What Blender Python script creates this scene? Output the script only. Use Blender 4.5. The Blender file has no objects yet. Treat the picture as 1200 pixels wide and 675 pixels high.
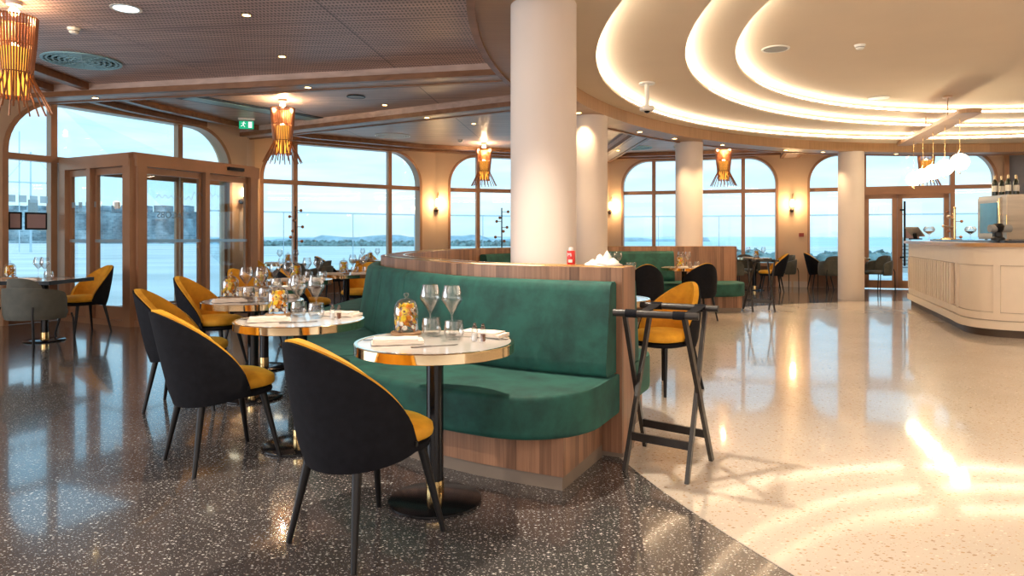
import bpy, math, random
from mathutils import Vector, Matrix
random.seed(7)
PI = math.pi
H = 1.235
sc = bpy.context.scene
COL = sc.collection

# ------------------------------------------------------------------ materials
def newmat(name):
    m = bpy.data.materials.new(name); m.use_nodes = True
    nt = m.node_tree; nt.nodes.clear()
    out = nt.nodes.new('ShaderNodeOutputMaterial')
    return m, nt, out
def N(nt, t, **kw):
    n = nt.nodes.new(t)
    for k, v in kw.items():
        if k.startswith('i_'):
            key = k[2:]
            key = int(key) if key.isdigit() else key.replace('_', ' ')
            n.inputs[key].default_value = v
        else: setattr(n, k, v)
    return n
def bsdf(nt, out, color=(.8,.8,.8), rough=.5, metal=0, **kw):
    b = nt.nodes.new('ShaderNodeBsdfPrincipled')
    b.inputs['Base Color'].default_value = (*color, 1)
    b.inputs['Roughness'].default_value = rough
    b.inputs['Metallic'].default_value = metal
    for k, v in kw.items(): b.inputs[k].default_value = v
    nt.links.new(b.outputs[0], out.inputs[0]); return b
def ramp(nt, stops, interp='LINEAR'):
    r = nt.nodes.new('ShaderNodeValToRGB'); r.color_ramp.interpolation = interp
    e = r.color_ramp.elements
    while len(e) < len(stops): e.new(.5)
    for el, (p, c) in zip(e, stops): el.position = p; el.color = (*c, 1)
    return r
def math_(nt, op, a, b=None, c=None):
    n = nt.nodes.new('ShaderNodeMath'); n.operation = op
    for i, v in enumerate((a, b, c)):
        if v is None: continue
        if hasattr(v, 'is_output'): nt.links.new(v, n.inputs[i])
        else: n.inputs[i].default_value = v
    return n.outputs[0]
def mixc(nt, fac, a, b, mode='MIX'):
    n = nt.nodes.new('ShaderNodeMix'); n.data_type = 'RGBA'; n.blend_type = mode
    for idx, v in ((0, fac), (6, a), (7, b)):
        if hasattr(v, 'is_output'): nt.links.new(v, n.inputs[idx])
        elif idx == 0: n.inputs[0].default_value = v
        else: n.inputs[idx].default_value = (*v, 1)
    return n.outputs[2]
def plain(name, color, rough=.5, metal=0, noise=.06, scale=8, **kw):
    m, nt, out = newmat(name); b = bsdf(nt, out, color, rough, metal, **kw)
    tc = N(nt, 'ShaderNodeTexCoord'); no = N(nt, 'ShaderNodeTexNoise', i_Scale=scale, i_Detail=4.0)
    nt.links.new(tc.outputs['Object'], no.inputs['Vector'])
    c = tuple(min(1, x*(1+noise)) for x in color); d = tuple(x*(1-noise) for x in color)
    r = ramp(nt, [(.3, d), (.7, c)]); nt.links.new(no.outputs[0], r.inputs[0])
    nt.links.new(r.outputs[0], b.inputs['Base Color']); return m
def emis(name, color, strength):
    m, nt, out = newmat(name); e = N(nt, 'ShaderNodeEmission', i_Strength=strength)
    e.inputs[0].default_value = (*color, 1); nt.links.new(e.outputs[0], out.inputs[0]); return m
def glassmat(name, tint=(1,1,1), base=.04, gain=.5, rough=.0):
    m, nt, out = newmat(name)
    tr = N(nt, 'ShaderNodeBsdfTransparent'); tr.inputs[0].default_value = (*tint, 1)
    gl = N(nt, 'ShaderNodeBsdfGlossy', i_Roughness=rough)
    lw = N(nt, 'ShaderNodeLayerWeight', i_Blend=.35)
    f = math_(nt, 'MULTIPLY_ADD', lw.outputs['Facing'], gain, base)
    mx = N(nt, 'ShaderNodeMixShader'); nt.links.new(f, mx.inputs[0])
    nt.links.new(tr.outputs[0], mx.inputs[1]); nt.links.new(gl.outputs[0], mx.inputs[2])
    nt.links.new(mx.outputs[0], out.inputs[0]); return m
def veneer(name, light, dark, rough=.4, plank=9.0, coat=.0):
    """vertical strips; uv.x runs along the wall in metres, uv.y is height"""
    m, nt, out = newmat(name); b = bsdf(nt, out, light, rough)
    uv = N(nt, 'ShaderNodeUVMap'); sp = N(nt, 'ShaderNodeSeparateXYZ'); nt.links.new(uv.outputs[0], sp.inputs[0])
    fl = math_(nt, 'FLOOR', math_(nt, 'MULTIPLY', sp.outputs[0], plank))
    wn = N(nt, 'ShaderNodeTexWhiteNoise', noise_dimensions='1D'); nt.links.new(fl, wn.inputs['W'])
    mp = N(nt, 'ShaderNodeMapping'); mp.inputs['Scale'].default_value = (60, 2.2, 1)
    nt.links.new(uv.outputs[0], mp.inputs[0])
    no = N(nt, 'ShaderNodeTexNoise', i_Scale=1.0, i_Detail=5.0, i_Distortion=.6); nt.links.new(mp.outputs[0], no.inputs[0])
    s = math_(nt, 'ADD', math_(nt, 'MULTIPLY', wn.outputs[0], .45), math_(nt, 'MULTIPLY', no.outputs[0], .75))
    r = ramp(nt, [(.22, dark), (.85, light)]); nt.links.new(s, r.inputs[0])
    nt.links.new(r.outputs[0], b.inputs['Base Color']); return m
def woodgrain(name, light, dark, rough=.4, scale=(1.5, 30, 30)):
    m, nt, out = newmat(name); b = bsdf(nt, out, light, rough)
    tc = N(nt, 'ShaderNodeTexCoord'); mp = N(nt, 'ShaderNodeMapping'); mp.inputs['Scale'].default_value = scale
    nt.links.new(tc.outputs['Object'], mp.inputs[0])
    no = N(nt, 'ShaderNodeTexNoise', i_Scale=1.0, i_Detail=5.0, i_Distortion=.4); nt.links.new(mp.outputs[0], no.inputs[0])
    r = ramp(nt, [(.3, dark), (.7, light)]); nt.links.new(no.outputs[0], r.inputs[0])
    nt.links.new(r.outputs[0], b.inputs['Base Color']); return m
def terrazzo(name, base, base2, chips, scale, thresh, rough, chipdens=.5, coat=.3):
    m, nt, out = newmat(name); b = bsdf(nt, out, base, rough)
    b.inputs['Coat Weight'].default_value = coat; b.inputs['Coat Roughness'].default_value = .06
    tc = N(nt, 'ShaderNodeTexCoord')
    big = N(nt, 'ShaderNodeTexNoise', i_Scale=1.2, i_Detail=6.0); nt.links.new(tc.outputs['Object'], big.inputs[0])
    rb = ramp(nt, [(.3, base), (.7, base2)]); nt.links.new(big.outputs[0], rb.inputs[0])
    cur = rb.outputs[0]
    for k, (s, th, dens) in enumerate(((scale, thresh, chipdens), (scale*2.1, thresh*1.0, chipdens*.8))):
        mp = N(nt, 'ShaderNodeMapping'); mp.inputs['Location'].default_value = (k*3.3, k*1.7, .37)
        mp.inputs['Rotation'].default_value = (0, 0, k*.7); mp.inputs['Scale'].default_value = (1, 1.5, 1)
        nt.links.new(tc.outputs['Object'], mp.inputs[0])
        vo = N(nt, 'ShaderNodeTexVoronoi', i_Scale=s, distance='MANHATTAN'); vo.voronoi_dimensions = '2D'
        nt.links.new(mp.outputs[0], vo.inputs['Vector'])
        spc = N(nt, 'ShaderNodeSeparateColor'); nt.links.new(vo.outputs['Color'], spc.inputs[0])
        size = math_(nt, 'MULTIPLY_ADD', spc.outputs[1], th*.8, th*.35)
        near = math_(nt, 'LESS_THAN', vo.outputs['Distance'], size)
        pick = math_(nt, 'LESS_THAN', spc.outputs[0], dens)
        fac = math_(nt, 'MULTIPLY', near, pick)
        cr = ramp(nt, [((i+.0)/len(chips), c) for i, c in enumerate(chips)], 'CONSTANT')
        nt.links.new(spc.outputs[2], cr.inputs[0])
        cur = mixc(nt, fac, cur, cr.outputs[0])
    nt.links.new(cur, b.inputs['Base Color']); return m
def velvet(name, col, col2, sheen=.6, scale=6):
    m, nt, out = newmat(name); b = bsdf(nt, out, col, .75)
    b.inputs['Sheen Weight'].default_value = sheen; b.inputs['Sheen Roughness'].default_value = .35
    b.inputs['Sheen Tint'].default_value = (*[min(1, x*2.2+.08) for x in col], 1)
    tc = N(nt, 'ShaderNodeTexCoord'); no = N(nt, 'ShaderNodeTexNoise', i_Scale=scale, i_Detail=8.0, i_Distortion=.15, i_Roughness=.62)
    nt.links.new(tc.outputs['Object'], no.inputs[0]); r = ramp(nt, [(.25, col2), (.62, col)])
    nt.links.new(no.outputs[0], r.inputs[0]); nt.links.new(r.outputs[0], b.inputs['Base Color']); return m
def ceilwood(name, light, dark, perf):
    m, nt, out = newmat(name); b = bsdf(nt, out, light, .42)
    tc = N(nt, 'ShaderNodeTexCoord'); mp = N(nt, 'ShaderNodeMapping'); mp.inputs['Scale'].default_value = (1.2, 26, 1)
    mp.inputs['Rotation'].default_value = (0, 0, .12)
    nt.links.new(tc.outputs['Object'], mp.inputs[0])
    no = N(nt, 'ShaderNodeTexNoise', i_Scale=1.0, i_Detail=6.0, i_Distortion=.3); nt.links.new(mp.outputs[0], no.inputs[0])
    r = ramp(nt, [(.32, dark), (.7, light)]); nt.links.new(no.outputs[0], r.inputs[0])
    cur = r.outputs[0]
    mb = N(nt, 'ShaderNodeMapping'); mb.inputs['Rotation'].default_value = (0, 0, .12); nt.links.new(tc.outputs['Object'], mb.inputs[0])
    br = N(nt, 'ShaderNodeTexBrick', i_Scale=1.0, offset=0.0); br.inputs['Mortar Size'].default_value = .008
    br.inputs['Brick Width'].default_value = 2.4; br.inputs['Row Height'].default_value = 1.25
    nt.links.new(mb.outputs[0], br.inputs['Vector'])
    if perf:
        sp = N(nt, 'ShaderNodeSeparateXYZ'); nt.links.new(mb.outputs[0], sp.inputs[0])
        fx = math_(nt, 'SUBTRACT', math_(nt, 'FRACT', math_(nt, 'MULTIPLY', sp.outputs[0], 28)), .5)
        fy = math_(nt, 'SUBTRACT', math_(nt, 'FRACT', math_(nt, 'MULTIPLY', sp.outputs[1], 14)), .5)
        d = math_(nt, 'SQRT', math_(nt, 'ADD', math_(nt, 'MULTIPLY', fx, fx), math_(nt, 'MULTIPLY', fy, fy)))
        cur = mixc(nt, math_(nt, 'LESS_THAN', d, .27), cur, tuple(x*.25 for x in dark))
    cur = mixc(nt, br.outputs['Fac'], cur, tuple(x*.45 for x in dark))
    nt.links.new(cur, b.inputs['Base Color']); return m

M = {}
M['floor_dark'] = terrazzo('dark terrazzo', (.055,.048,.047), (.095,.083,.080), [(.75,.72,.68),(.28,.27,.27),(.50,.47,.43),(.10,.10,.11),(.55,.53,.50)], 44, .30, .18, .55, .6)
M['floor_light'] = terrazzo('cream terrazzo', (.57,.50,.42), (.65,.575,.495), [(.42,.27,.14),(.80,.72,.62),(.35,.24,.15),(.55,.40,.25)], 27, .27, .24, .48, .6)
M['ceil_perf'] = ceilwood('perforated wood ceiling', (.74,.52,.46), (.42,.285,.26), True)
M['ceil_wood'] = ceilwood('wood veneer ceiling', (.66,.49,.42), (.44,.31,.26), False)
M['beam'] = woodgrain('beam wood', (.72,.55,.47), (.52,.37,.30), .4, (3,12,12))
M['beam_edge'] = woodgrain('beam edge wood', (.36,.17,.08), (.22,.10,.045), .4, (3,12,12))
M['ring_wood'] = veneer('ring oak', (.52,.31,.16), (.33,.18,.085), .4, 1.5)
M['walnut'] = veneer('walnut veneer', (.40,.205,.115), (.13,.062,.035), .42, 16)
M['walnut_top'] = woodgrain('walnut ledge', (.30,.17,.11), (.20,.11,.07), .35, (2,2,2))
M['wall'] = plain('beige plaster', (.72,.52,.36), .85, noise=.03, scale=2)
M['column'] = plain('white plaster', (.74,.65,.585), .8, noise=.02, scale=2)
M['white_ceil'] = plain('white dome plaster', (.80,.69,.56), .85, noise=.015, scale=2)
M['bronze'] = plain('bronze frame', (.44,.235,.13), .38, .2, noise=.08, scale=3)
M['bronze_dark'] = plain('dark bronze gasket', (.05,.032,.03), .4, .3)
M['sill_panel'] = plain('brown panel', (.20,.10,.055), .5, noise=.1)
M['pane'] = glassmat('window glass', (.93,.98,1.0), .035, .28)
M['glass'] = glassmat('clear glassware', (.985,.99,.99), .03, .85, .02)
M['green'] = velvet('green velvet', (.012,.100,.076), (.003,.030,.026), .30, 6.5)
M['yellow'] = velvet('mustard velvet', (.86,.43,.025), (.64,.27,.012), .30, 9)
M['blackfab'] = plain('black chair back', (.009,.0095,.013), .8, noise=.2, scale=30, **{'Specular IOR Level': .15})
M['greyvelvet'] = velvet('grey velvet', (.10,.10,.082), (.065,.068,.058), .5, 9)
M['blackmetal'] = plain('black metal', (.006,.006,.007), .4, .0, **{'Specular IOR Level': .35})
M['blackgloss'] = plain('black gloss base', (.012,.012,.014), .16, .3)
M['stand_wood'] = plain('black stained wood', (.022,.018,.016), .38, noise=.3, scale=30)
M['brass'] = plain('brass', (.86,.62,.28), .16, 1.0, noise=.04)
M['steelrim'] = plain('polished rim', (.85,.70,.45), .10, 1.0, noise=.03)
M['copper'] = plain('copper slats', (.42,.17,.07), .38, .5, noise=.15)
M['steel'] = woodgrain('brushed steel', (.66,.58,.48), (.40,.35,.30), .3, (.6,.6,9)); M['steel'].node_tree.nodes['Principled BSDF'].inputs['Metallic'].default_value = .9
M['marble'] = plain('white marble', (.60,.55,.50), .10, noise=.04, scale=7)
M['napkin'] = plain('linen napkin', (.86,.76,.66), .9, noise=.03, scale=40)
M['cutlery'] = plain('cutlery steel', (.22,.20,.18), .25, .9)
M['oakbase'] = woodgrain('cork base', (.50,.30,.15), (.34,.19,.09), .6, (20,20,20))
M['fl_orange'] = plain('orange petals', (1.0,.30,.005), .8, noise=.3, scale=60)
M['fl_yellow'] = plain('yellow petals', (1.0,.62,.03), .8, noise=.25, scale=60)
M['fl_cream'] = plain('cream petals', (.98,.86,.70), .8, noise=.25, scale=60)
M['fl_brown'] = plain('brown seed heads', (.18,.06,.02), .8, noise=.25, scale=60)
M['counter'] = plain('cream counter paint', (.80,.69,.55), .5, noise=.015)
M['counter_shade'] = plain('counter shadow line', (.42,.33,.25), .6)  # darker counter tone, painted shade for the gaps in the counter front
M['counter_top'] = woodgrain('counter top edge', (.50,.28,.10), (.38,.20,.07), .3, (2,6,6))
M['toe'] = plain('grey brown plinth', (.22,.17,.13), .5)
M['kick'] = plain('dark plinth', (.08,.05,.03), .5)
M['white'] = plain('white plastic', (.85,.84,.80), .4, noise=.01)
M['grey'] = plain('grey plastic', (.30,.30,.29), .5)
M['bluevent'] = plain('blue grey vent', (.30,.55,.62), .4)
M['darkvent'] = plain('dark vent', (.02,.03,.035), .5)
M['red'] = plain('red tin', (.62,.02,.015), .3, noise=.03)
M['redsmall'] = plain('dark red', (.25,.03,.02), .5)
M['signgreen'] = emis('sign green', (.02,.42,.20), 1.0)
M['signwhite'] = emis('sign white', (.9,.95,.9), 1.1)
M['led'] = emis('cove led', (1.0,.84,.64), 23)
M['bulb'] = emis('warm bulb', (1.0,.62,.25), 40)
M['amber'] = emis('amber inner glow', (1.0,.40,.05), 2.2)
M['globe'] = emis('lit opal globe', (1.0,.80,.50), 14)
M['sconceglow'] = emis('lit opal tube', (1.0,.76,.42), 12)
M['spotglow'] = emis('spot lamp', (1.0,.70,.30), 14)
M['spotcool'] = emis('cool spot lamp', (.75,.92,1.0), 3)
M['panelblue'] = plain('blue grey wall panel', (.22,.22,.25), .5)
M['bottle'] = plain('dark bottle glass', (.015,.022,.012), .12)
M['foil'] = plain('bottle foil', (.55,.40,.22), .35, .4)
M['label'] = plain('paper bottle label', (.75,.70,.60), .7)
M['poster'] = plain('mauve poster', (.50,.36,.38), .7, noise=.03)
def frostmat():
    m, nt, out = newmat('frosted film'); a = N(nt, 'ShaderNodeBsdfTranslucent'); a.inputs[0].default_value = (.8,.9,.95,1)
    t = N(nt, 'ShaderNodeBsdfTransparent'); d = N(nt, 'ShaderNodeBsdfDiffuse'); d.inputs[0].default_value = (.5,.6,.66,1)
    m1 = N(nt, 'ShaderNodeMixShader'); m1.inputs[0].default_value = .35; nt.links.new(a.outputs[0], m1.inputs[1]); nt.links.new(d.outputs[0], m1.inputs[2])
    m2 = N(nt, 'ShaderNodeMixShader'); m2.inputs[0].default_value = .35; nt.links.new(m1.outputs[0], m2.inputs[1]); nt.links.new(t.outputs[0], m2.inputs[2])
    nt.links.new(m2.outputs[0], out.inputs[0]); return m
M['frost'] = frostmat()
M['decal'] = plain('faint glass lettering', (.30,.40,.46), .6)
M['decalwhite'] = plain('white lettering', (.95,.92,.88), .5)
M['stone'] = None
def stone():
    m, nt, out = newmat('grey stone blocks'); b = bsdf(nt, out, (.3,.35,.38), .9)
    tc = N(nt, 'ShaderNodeTexCoord'); br = N(nt, 'ShaderNodeTexBrick', i_Scale=.55)
    mp = N(nt, 'ShaderNodeMapping'); mp.inputs['Rotation'].default_value = (PI/2, 0, 0); nt.links.new(tc.outputs['Object'], mp.inputs[0])
    br.inputs['Color1'].default_value = (.50,.60,.64,1); br.inputs['Color2'].default_value = (.26,.35,.39,1); br.inputs['Mortar'].default_value = (.45,.52,.55,1)
    br.inputs['Mortar Size'].default_value = .03
    nt.links.new(mp.outputs[0], br.inputs['Vector'])
    no = N(nt, 'ShaderNodeTexNoise', i_Scale=.35, i_Detail=6.0); nt.links.new(tc.outputs['Object'], no.inputs[0])
    r = ramp(nt, [(.35, (.5,.5,.5)), (.65, (1.2,1.2,1.2))]); nt.links.new(no.outputs[0], r.inputs[0])
    nt.links.new(mixc(nt, 1, br.outputs[0], r.outputs[0], 'MULTIPLY'), b.inputs['Base Color']); return m
M['stone'] = stone()
def groundmat():
    m, nt, out = newmat('pale promenade paving'); b = bsdf(nt, out, (.6,.65,.66), .8)
    tc = N(nt, 'ShaderNodeTexCoord'); mp = N(nt, 'ShaderNodeMapping'); mp.inputs['Scale'].default_value = (.10, .30, 1); nt.links.new(tc.outputs['Object'], mp.inputs[0])
    no = N(nt, 'ShaderNodeTexNoise', i_Scale=1.0, i_Detail=7.0); nt.links.new(mp.outputs[0], no.inputs[0])
    r = ramp(nt, [(.32, (.62,.64,.60)), (.45, (.78,.78,.73)), (.62, (.92,.90,.84)), (.8, (.84,.81,.74))]); nt.links.new(no.outputs[0], r.inputs[0])
    nt.links.new(r.outputs[0], b.inputs['Base Color']); return m
M['ground'] = groundmat()
M['sea'] = plain('pale sea water', (.70,.82,.85), .8, noise=.12, scale=.02)
M['hedge'] = plain('grey green scrub', (.24,.32,.30), .95, noise=.5, scale=1.5)
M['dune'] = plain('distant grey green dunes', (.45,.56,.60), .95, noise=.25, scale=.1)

# ------------------------------------------------------------------ mesh builder
class MB:
    def __init__(s): s.v = []; s.f = []; s.uv = []; s.mi = []; s.mat = 0
    def face(s, idx, uv=None):
        s.f.append(tuple(idx)); s.uv.append(uv); s.mi.append(s.mat)
    def add(s, vs):
        b = len(s.v); s.v.extend([tuple(x) for x in vs]); return b
    def box(s, c, d, rz=0, rot=None):
        mt = rot if rot else Matrix.Rotation(rz, 3, 'Z')
        vs = []
        for z in (-.5, .5):
            for x, y in ((-.5,-.5),(.5,-.5),(.5,.5),(-.5,.5)):
                vs.append(Vector(c) + mt @ Vector((x*d[0], y*d[1], z*d[2])))
        b = s.add(vs)
        for q in ((3,2,1,0),(4,5,6,7)): s.face([b+i for i in q])
        for q, L in (((0,1,5,4), d[0]), ((1,2,6,5), d[1]), ((2,3,7,6), d[0]), ((3,0,4,7), d[1])):
            z0 = c[2]-d[2]/2; s.face([b+i for i in q], [(0,z0),(L,z0),(L,z0+d[2]),(0,z0+d[2])])
    def bar(s, p, q, w, h=None, roll=0):
        p, q = Vector(p), Vector(q); d = q-p; L = d.length; h = h or w
        up = Vector((0,0,1)) if abs(d.normalized().z) < .98 else Vector((1,0,0))
        x = d.normalized(); y = up.cross(x).normalized(); z = x.cross(y)
        mt = Matrix((x, y, z)).transposed()
        if roll: mt = mt @ Matrix.Rotation(roll, 3, 'X')
        s.box((p+q)/2, (L, w, h), rot=mt)
    def prism(s, poly, z0, z1, top=True, bot=True):
        n = len(poly); b = s.add([(x,y,z0) for x,y in poly] + [(x,y,z1) for x,y in poly]); u = 0
        for i in range(n):
            j = (i+1) % n; L = math.dist(poly[i], poly[j])
            s.face([b+i, b+j, b+n+j, b+n+i], [(u,z0),(u+L,z0),(u+L,z1),(u,z1)]); u += L
        if bot: s.face([b+i for i in range(n)][::-1])
        if top: s.face([b+n+i for i in range(n)])
    def strip(s, A, B, z0, z1, caps=True):
        """solid between two equally long plan polylines A (outside) and B (inside)"""
        n = len(A); b = s.add([(x,y,z0) for x,y in A]+[(x,y,z1) for x,y in A]+[(x,y,z0) for x,y in B]+[(x,y,z1) for x,y in B]); u = 0
        for i in range(n-1):
            L = math.dist(A[i], A[i+1])
            s.face([b+i, b+i+1, b+n+i+1, b+n+i], [(u,z0),(u+L,z0),(u+L,z1),(u,z1)])
            s.face([b+2*n+i+1, b+2*n+i, b+3*n+i, b+3*n+i+1], [(u+L,z0),(u,z0),(u,z1),(u+L,z1)])
            s.face([b+n+i, b+n+i+1, b+3*n+i+1, b+3*n+i], [(u,0),(u+L,0),(u+L,.2),(u,.2)])
            s.face([b+2*n+i, b+2*n+i+1, b+i+1, b+i], [(u,0),(u+L,0),(u+L,.2),(u,.2)]); u += L
        if caps:
            L = math.dist(A[0], B[0])
            s.face([b+2*n, b, b+n, b+3*n], [(u,z0),(u+L,z0),(u+L,z1),(u,z1)])
            s.face([b+n-1, b+3*n-1, b+4*n-1, b+2*n-1], [(u,z0),(u+L,z0),(u+L,z1),(u,z1)])
    def lathe(s, prof, seg=24, c=(0,0,0), mt=None, closed=False):
        rings = []
        for r, z in prof:
            vs = []
            for k in range(seg):
                a = 2*PI*k/seg; p = Vector((r*math.cos(a), r*math.sin(a), z))
                if mt: p = mt @ p
                vs.append(p + Vector(c))
            rings.append(s.add(vs))
        for i in range(len(rings)-1):
            for k in range(seg):
                j = (k+1) % seg; s.face([rings[i]+k, rings[i]+j, rings[i+1]+j, rings[i+1]+k])
        if prof[0][0] > 1e-5: s.face([rings[0]+k for k in range(seg)][::-1])
        if prof[-1][0] > 1e-5 and not closed: s.face([rings[-1]+k for k in range(seg)])
    def cyl(s, p, q, r, r2=None, seg=12):
        p, q = Vector(p), Vector(q); d = q-p; r2 = r if r2 is None else r2
        mt = d.to_track_quat('Z', 'Y').to_matrix()
        s.lathe([(r, 0), (r2, d.length)], seg, p, mt)
    def tube(s, pts, r, seg=8, closed=False):
        pts = [Vector(p) for p in pts]; n = len(pts); rings = []
        prev = None
        for i, p in enumerate(pts):
            if closed: t = (pts[(i+1) % n]-pts[i-1]).normalized()
            else: t = (pts[min(i+1, n-1)]-pts[max(i-1, 0)]).normalized()
            if prev is None: prev = Vector((0,0,1)) if abs(t.z) < .9 else Vector((1,0,0))
            x = prev.cross(t).normalized(); y = t.cross(x); prev = y
            rings.append(s.add([p + r*(math.cos(2*PI*k/seg)*x + math.sin(2*PI*k/seg)*y) for k in range(seg)]))
        for i in range(n if closed else n-1):
            a, b = rings[i], rings[(i+1) % n]
            for k in range(seg):
                j = (k+1) % seg; s.face([a+k, a+j, b+j, b+k])
        if not closed:
            s.face([rings[0]+k for k in range(seg)][::-1]); s.face([rings[-1]+k for k in range(seg)])
    def grid(s, pts, loop=False):
        """pts[i][j]; rows i"""
        r, c = len(pts), len(pts[0]); b = s.add([p for row in pts for p in row])
        for i in range(r-1):
            for j in range(c if loop else c-1):
                k = (j+1) % c; s.face([b+i*c+j, b+i*c+k, b+(i+1)*c+k, b+(i+1)*c+j])
        return b
    def ball(s, c, r, seg=10, rings=6, sz=1):
        s.lathe([(r*math.sin(PI*i/rings) if 0 < i < rings else 0, -r*sz*math.cos(PI*i/rings)) for i in range(rings+1)], seg, c)
    def build(s, name, mats, parent=None, smooth=35, bevel=0):
        me = bpy.data.meshes.new(name); me.from_pydata([tuple(v) for v in s.v], [], s.f)
        if not isinstance(mats, (list, tuple)): mats = [mats]
        for m in mats: me.materials.append(M[m] if isinstance(m, str) else m)
        me.polygons.foreach_set('material_index', s.mi)
        if any(u is not None for u in s.uv):
            ul = me.uv_layers.new(name='UVMap')
            for p, u in zip(me.polygons, s.uv):
                if u:
                    for li, c in zip(p.loop_indices, u): ul.data[li].uv = c
                else:
                    for li in p.loop_indices:
                        co = me.vertices[me.loops[li].vertex_index].co; ul.data[li].uv = (co.x+co.y, co.z)
        import bmesh
        bm = bmesh.new(); bm.from_mesh(me); bmesh.ops.remove_doubles(bm, verts=bm.verts, dist=1e-5)
        bmesh.ops.recalc_face_normals(bm, faces=bm.faces); bm.to_mesh(me); bm.free()
        if smooth:
            me.polygons.foreach_set('use_smooth', [True]*len(me.polygons)); me.set_sharp_from_angle(angle=math.radians(smooth))
        me.validate(); me.update()
        o = bpy.data.objects.new(name, me); COL.objects.link(o)
        if parent: o.parent = parent
        if bevel:
            md = o.modifiers.new('Bevel', 'BEVEL'); md.width = bevel; md.segments = 3; md.limit_method = 'ANGLE'; md.angle_limit = math.radians(40)
        return o

def tag(o, label=None, cat=None, group=None, kind=None):
    if label: o['label'] = label
    if cat: o['category'] = cat
    if group: o['group'] = group
    if kind: o['kind'] = kind
    return o
def thing(name, label, cat, loc=(0,0,0), rz=0, group=None, kind=None):
    o = bpy.data.objects.new(name, None); COL.objects.link(o); o.empty_display_size = .1
    o.location = loc; o.rotation_euler = (0, 0, rz)
    return tag(o, label, cat, group, kind)
def struct(o, label=None, cat=None): return tag(o, label, cat, kind='structure')
CH = {}
def kids(o): return [c for c in bpy.data.objects if c.parent == o]
class Kind:
    """builds once, then copies the thing with its parts"""
    def __init__(s, make): s.make = make; s.root = None; s.tree = None
    def place(s, loc, rz, label, group=None, scale=None):
        if s.root is None:
            s.root = s.make(); r = s.root
            s.tree = [(c, kids(c)) for c in kids(r)]
        else:
            r = s.root.copy(); COL.objects.link(r)
            for c, gs in s.tree:
                c2 = c.copy(); COL.objects.link(c2); c2.parent = r
                for g in gs:
                    g2 = g.copy(); COL.objects.link(g2); g2.parent = c2
        r.location = loc; r.rotation_euler = (0, 0, rz); r['label'] = label
        if scale: r.scale = scale
        if group: r['group'] = group
        elif 'group' in r: del r['group']
        return r
def catmull(P, n=8):
    out = []
    Q = [tuple(2*a-b for a, b in zip(P[0], P[1]))] + list(P) + [tuple(2*a-b for a, b in zip(P[-1], P[-2]))]
    for i in range(1, len(Q)-2):
        for k in range(n):
            t = k/n; p0, p1, p2, p3 = Q[i-1:i+3]
            out.append(tuple(.5*((2*b)+(-a+c)*t+(2*a-5*b+4*c-d)*t*t+(-a+3*b-3*c+d)*t**3) for a, b, c, d in zip(p0, p1, p2, p3)))
    out.append(tuple(P[-1])); return out
def offset(P, d):
    """positive d = to the right of travel"""
    out = []
    for i, p in enumerate(P):
        a = P[max(i-1, 0)]; b = P[min(i+1, len(P)-1)]
        tx, ty = b[0]-a[0], b[1]-a[1]; L = math.hypot(tx, ty)
        out.append((p[0]+ty/L*d, p[1]-tx/L*d))
    return out

# ------------------------------------------------------------------ room outline
RC = (8.39, 5.17)          # centre of the round hall
OUT = [(-8.0,-4.0),(-8.6,2.0),(-8.3,6.5),(-7.55,8.46),(-5.10,13.08),(-5.2,13.8),(-1.83,16.35),(2.55,17.95),(6.85,16.68),(11.0,15.24),(12.2,14.0),(17.5,9.0),(17.5,-4.0)]
def ray_out(a, ext=0):
    best = None; dx, dy = math.cos(a), math.sin(a)
    for i in range(len(OUT)):
        p, q = OUT[i], OUT[(i+1) % len(OUT)]; ex, ey = q[0]-p[0], q[1]-p[1]
        den = dx*ey-dy*ex
        if abs(den) < 1e-9: continue
        t = ((p[0]-RC[0])*ey-(p[1]-RC[1])*ex)/den; u = ((p[0]-RC[0])*dy-(p[1]-RC[1])*dx)/den
        if t > 0 and -1e-6 <= u <= 1+1e-6 and (best is None or t < best): best = t
    return (RC[0]+dx*(best+ext), RC[1]+dy*(best+ext))
def circ(c, r, n=160): return [(c[0]+r*math.cos(2*PI*k/n), c[1]+r*math.sin(2*PI*k/n)) for k in range(n)]
angs = [2*PI*k/160 for k in range(160)]

mb = MB(); mb.prism([(x, y) for x, y in OUT[::-1]], -.12, 0); struct(mb.build('floor', 'floor_dark', smooth=0))
mb = MB(); mb.prism(circ((7.98,5.45), 7.56, 200), 0.0, .0025); struct(mb.build('floor.001', 'floor_light', smooth=0))
# ceilings
def annulus(name, inner, outer, z, th, mat, **kw):
    mb = MB(); mb.strip(outer+outer[:1], inner+inner[:1], z, z+th, caps=False); return mb.build(name, mat, **kw)
CZ = 3.3
mb = MB()
inner = circ(RC, 8.70); outer = [ray_out(a, .25) for a in angs]
b0 = mb.add([(x,y,CZ) for x,y in inner]+[(x,y,CZ) for x,y in outer]+[(x,y,CZ+.1) for x,y in outer]); n = 160
for i in range(n):
    j = (i+1) % n; cx = (outer[i][0]+inner[i][0])/2; cy = (outer[i][1]+inner[i][1])/2
    mb.mat = 0
    mb.face([b0+i, b0+j, b0+n+j, b0+n+i]); mb.face([b0+i, b0+n+i, b0+2*n+i, b0+2*n+j, b0+n+j, b0+j] if False else [b0+n+i, b0+n+j, b0+2*n+j, b0+2*n+i])
struct(mb.build('ceiling', 'ceil_wood', smooth=0))
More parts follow.
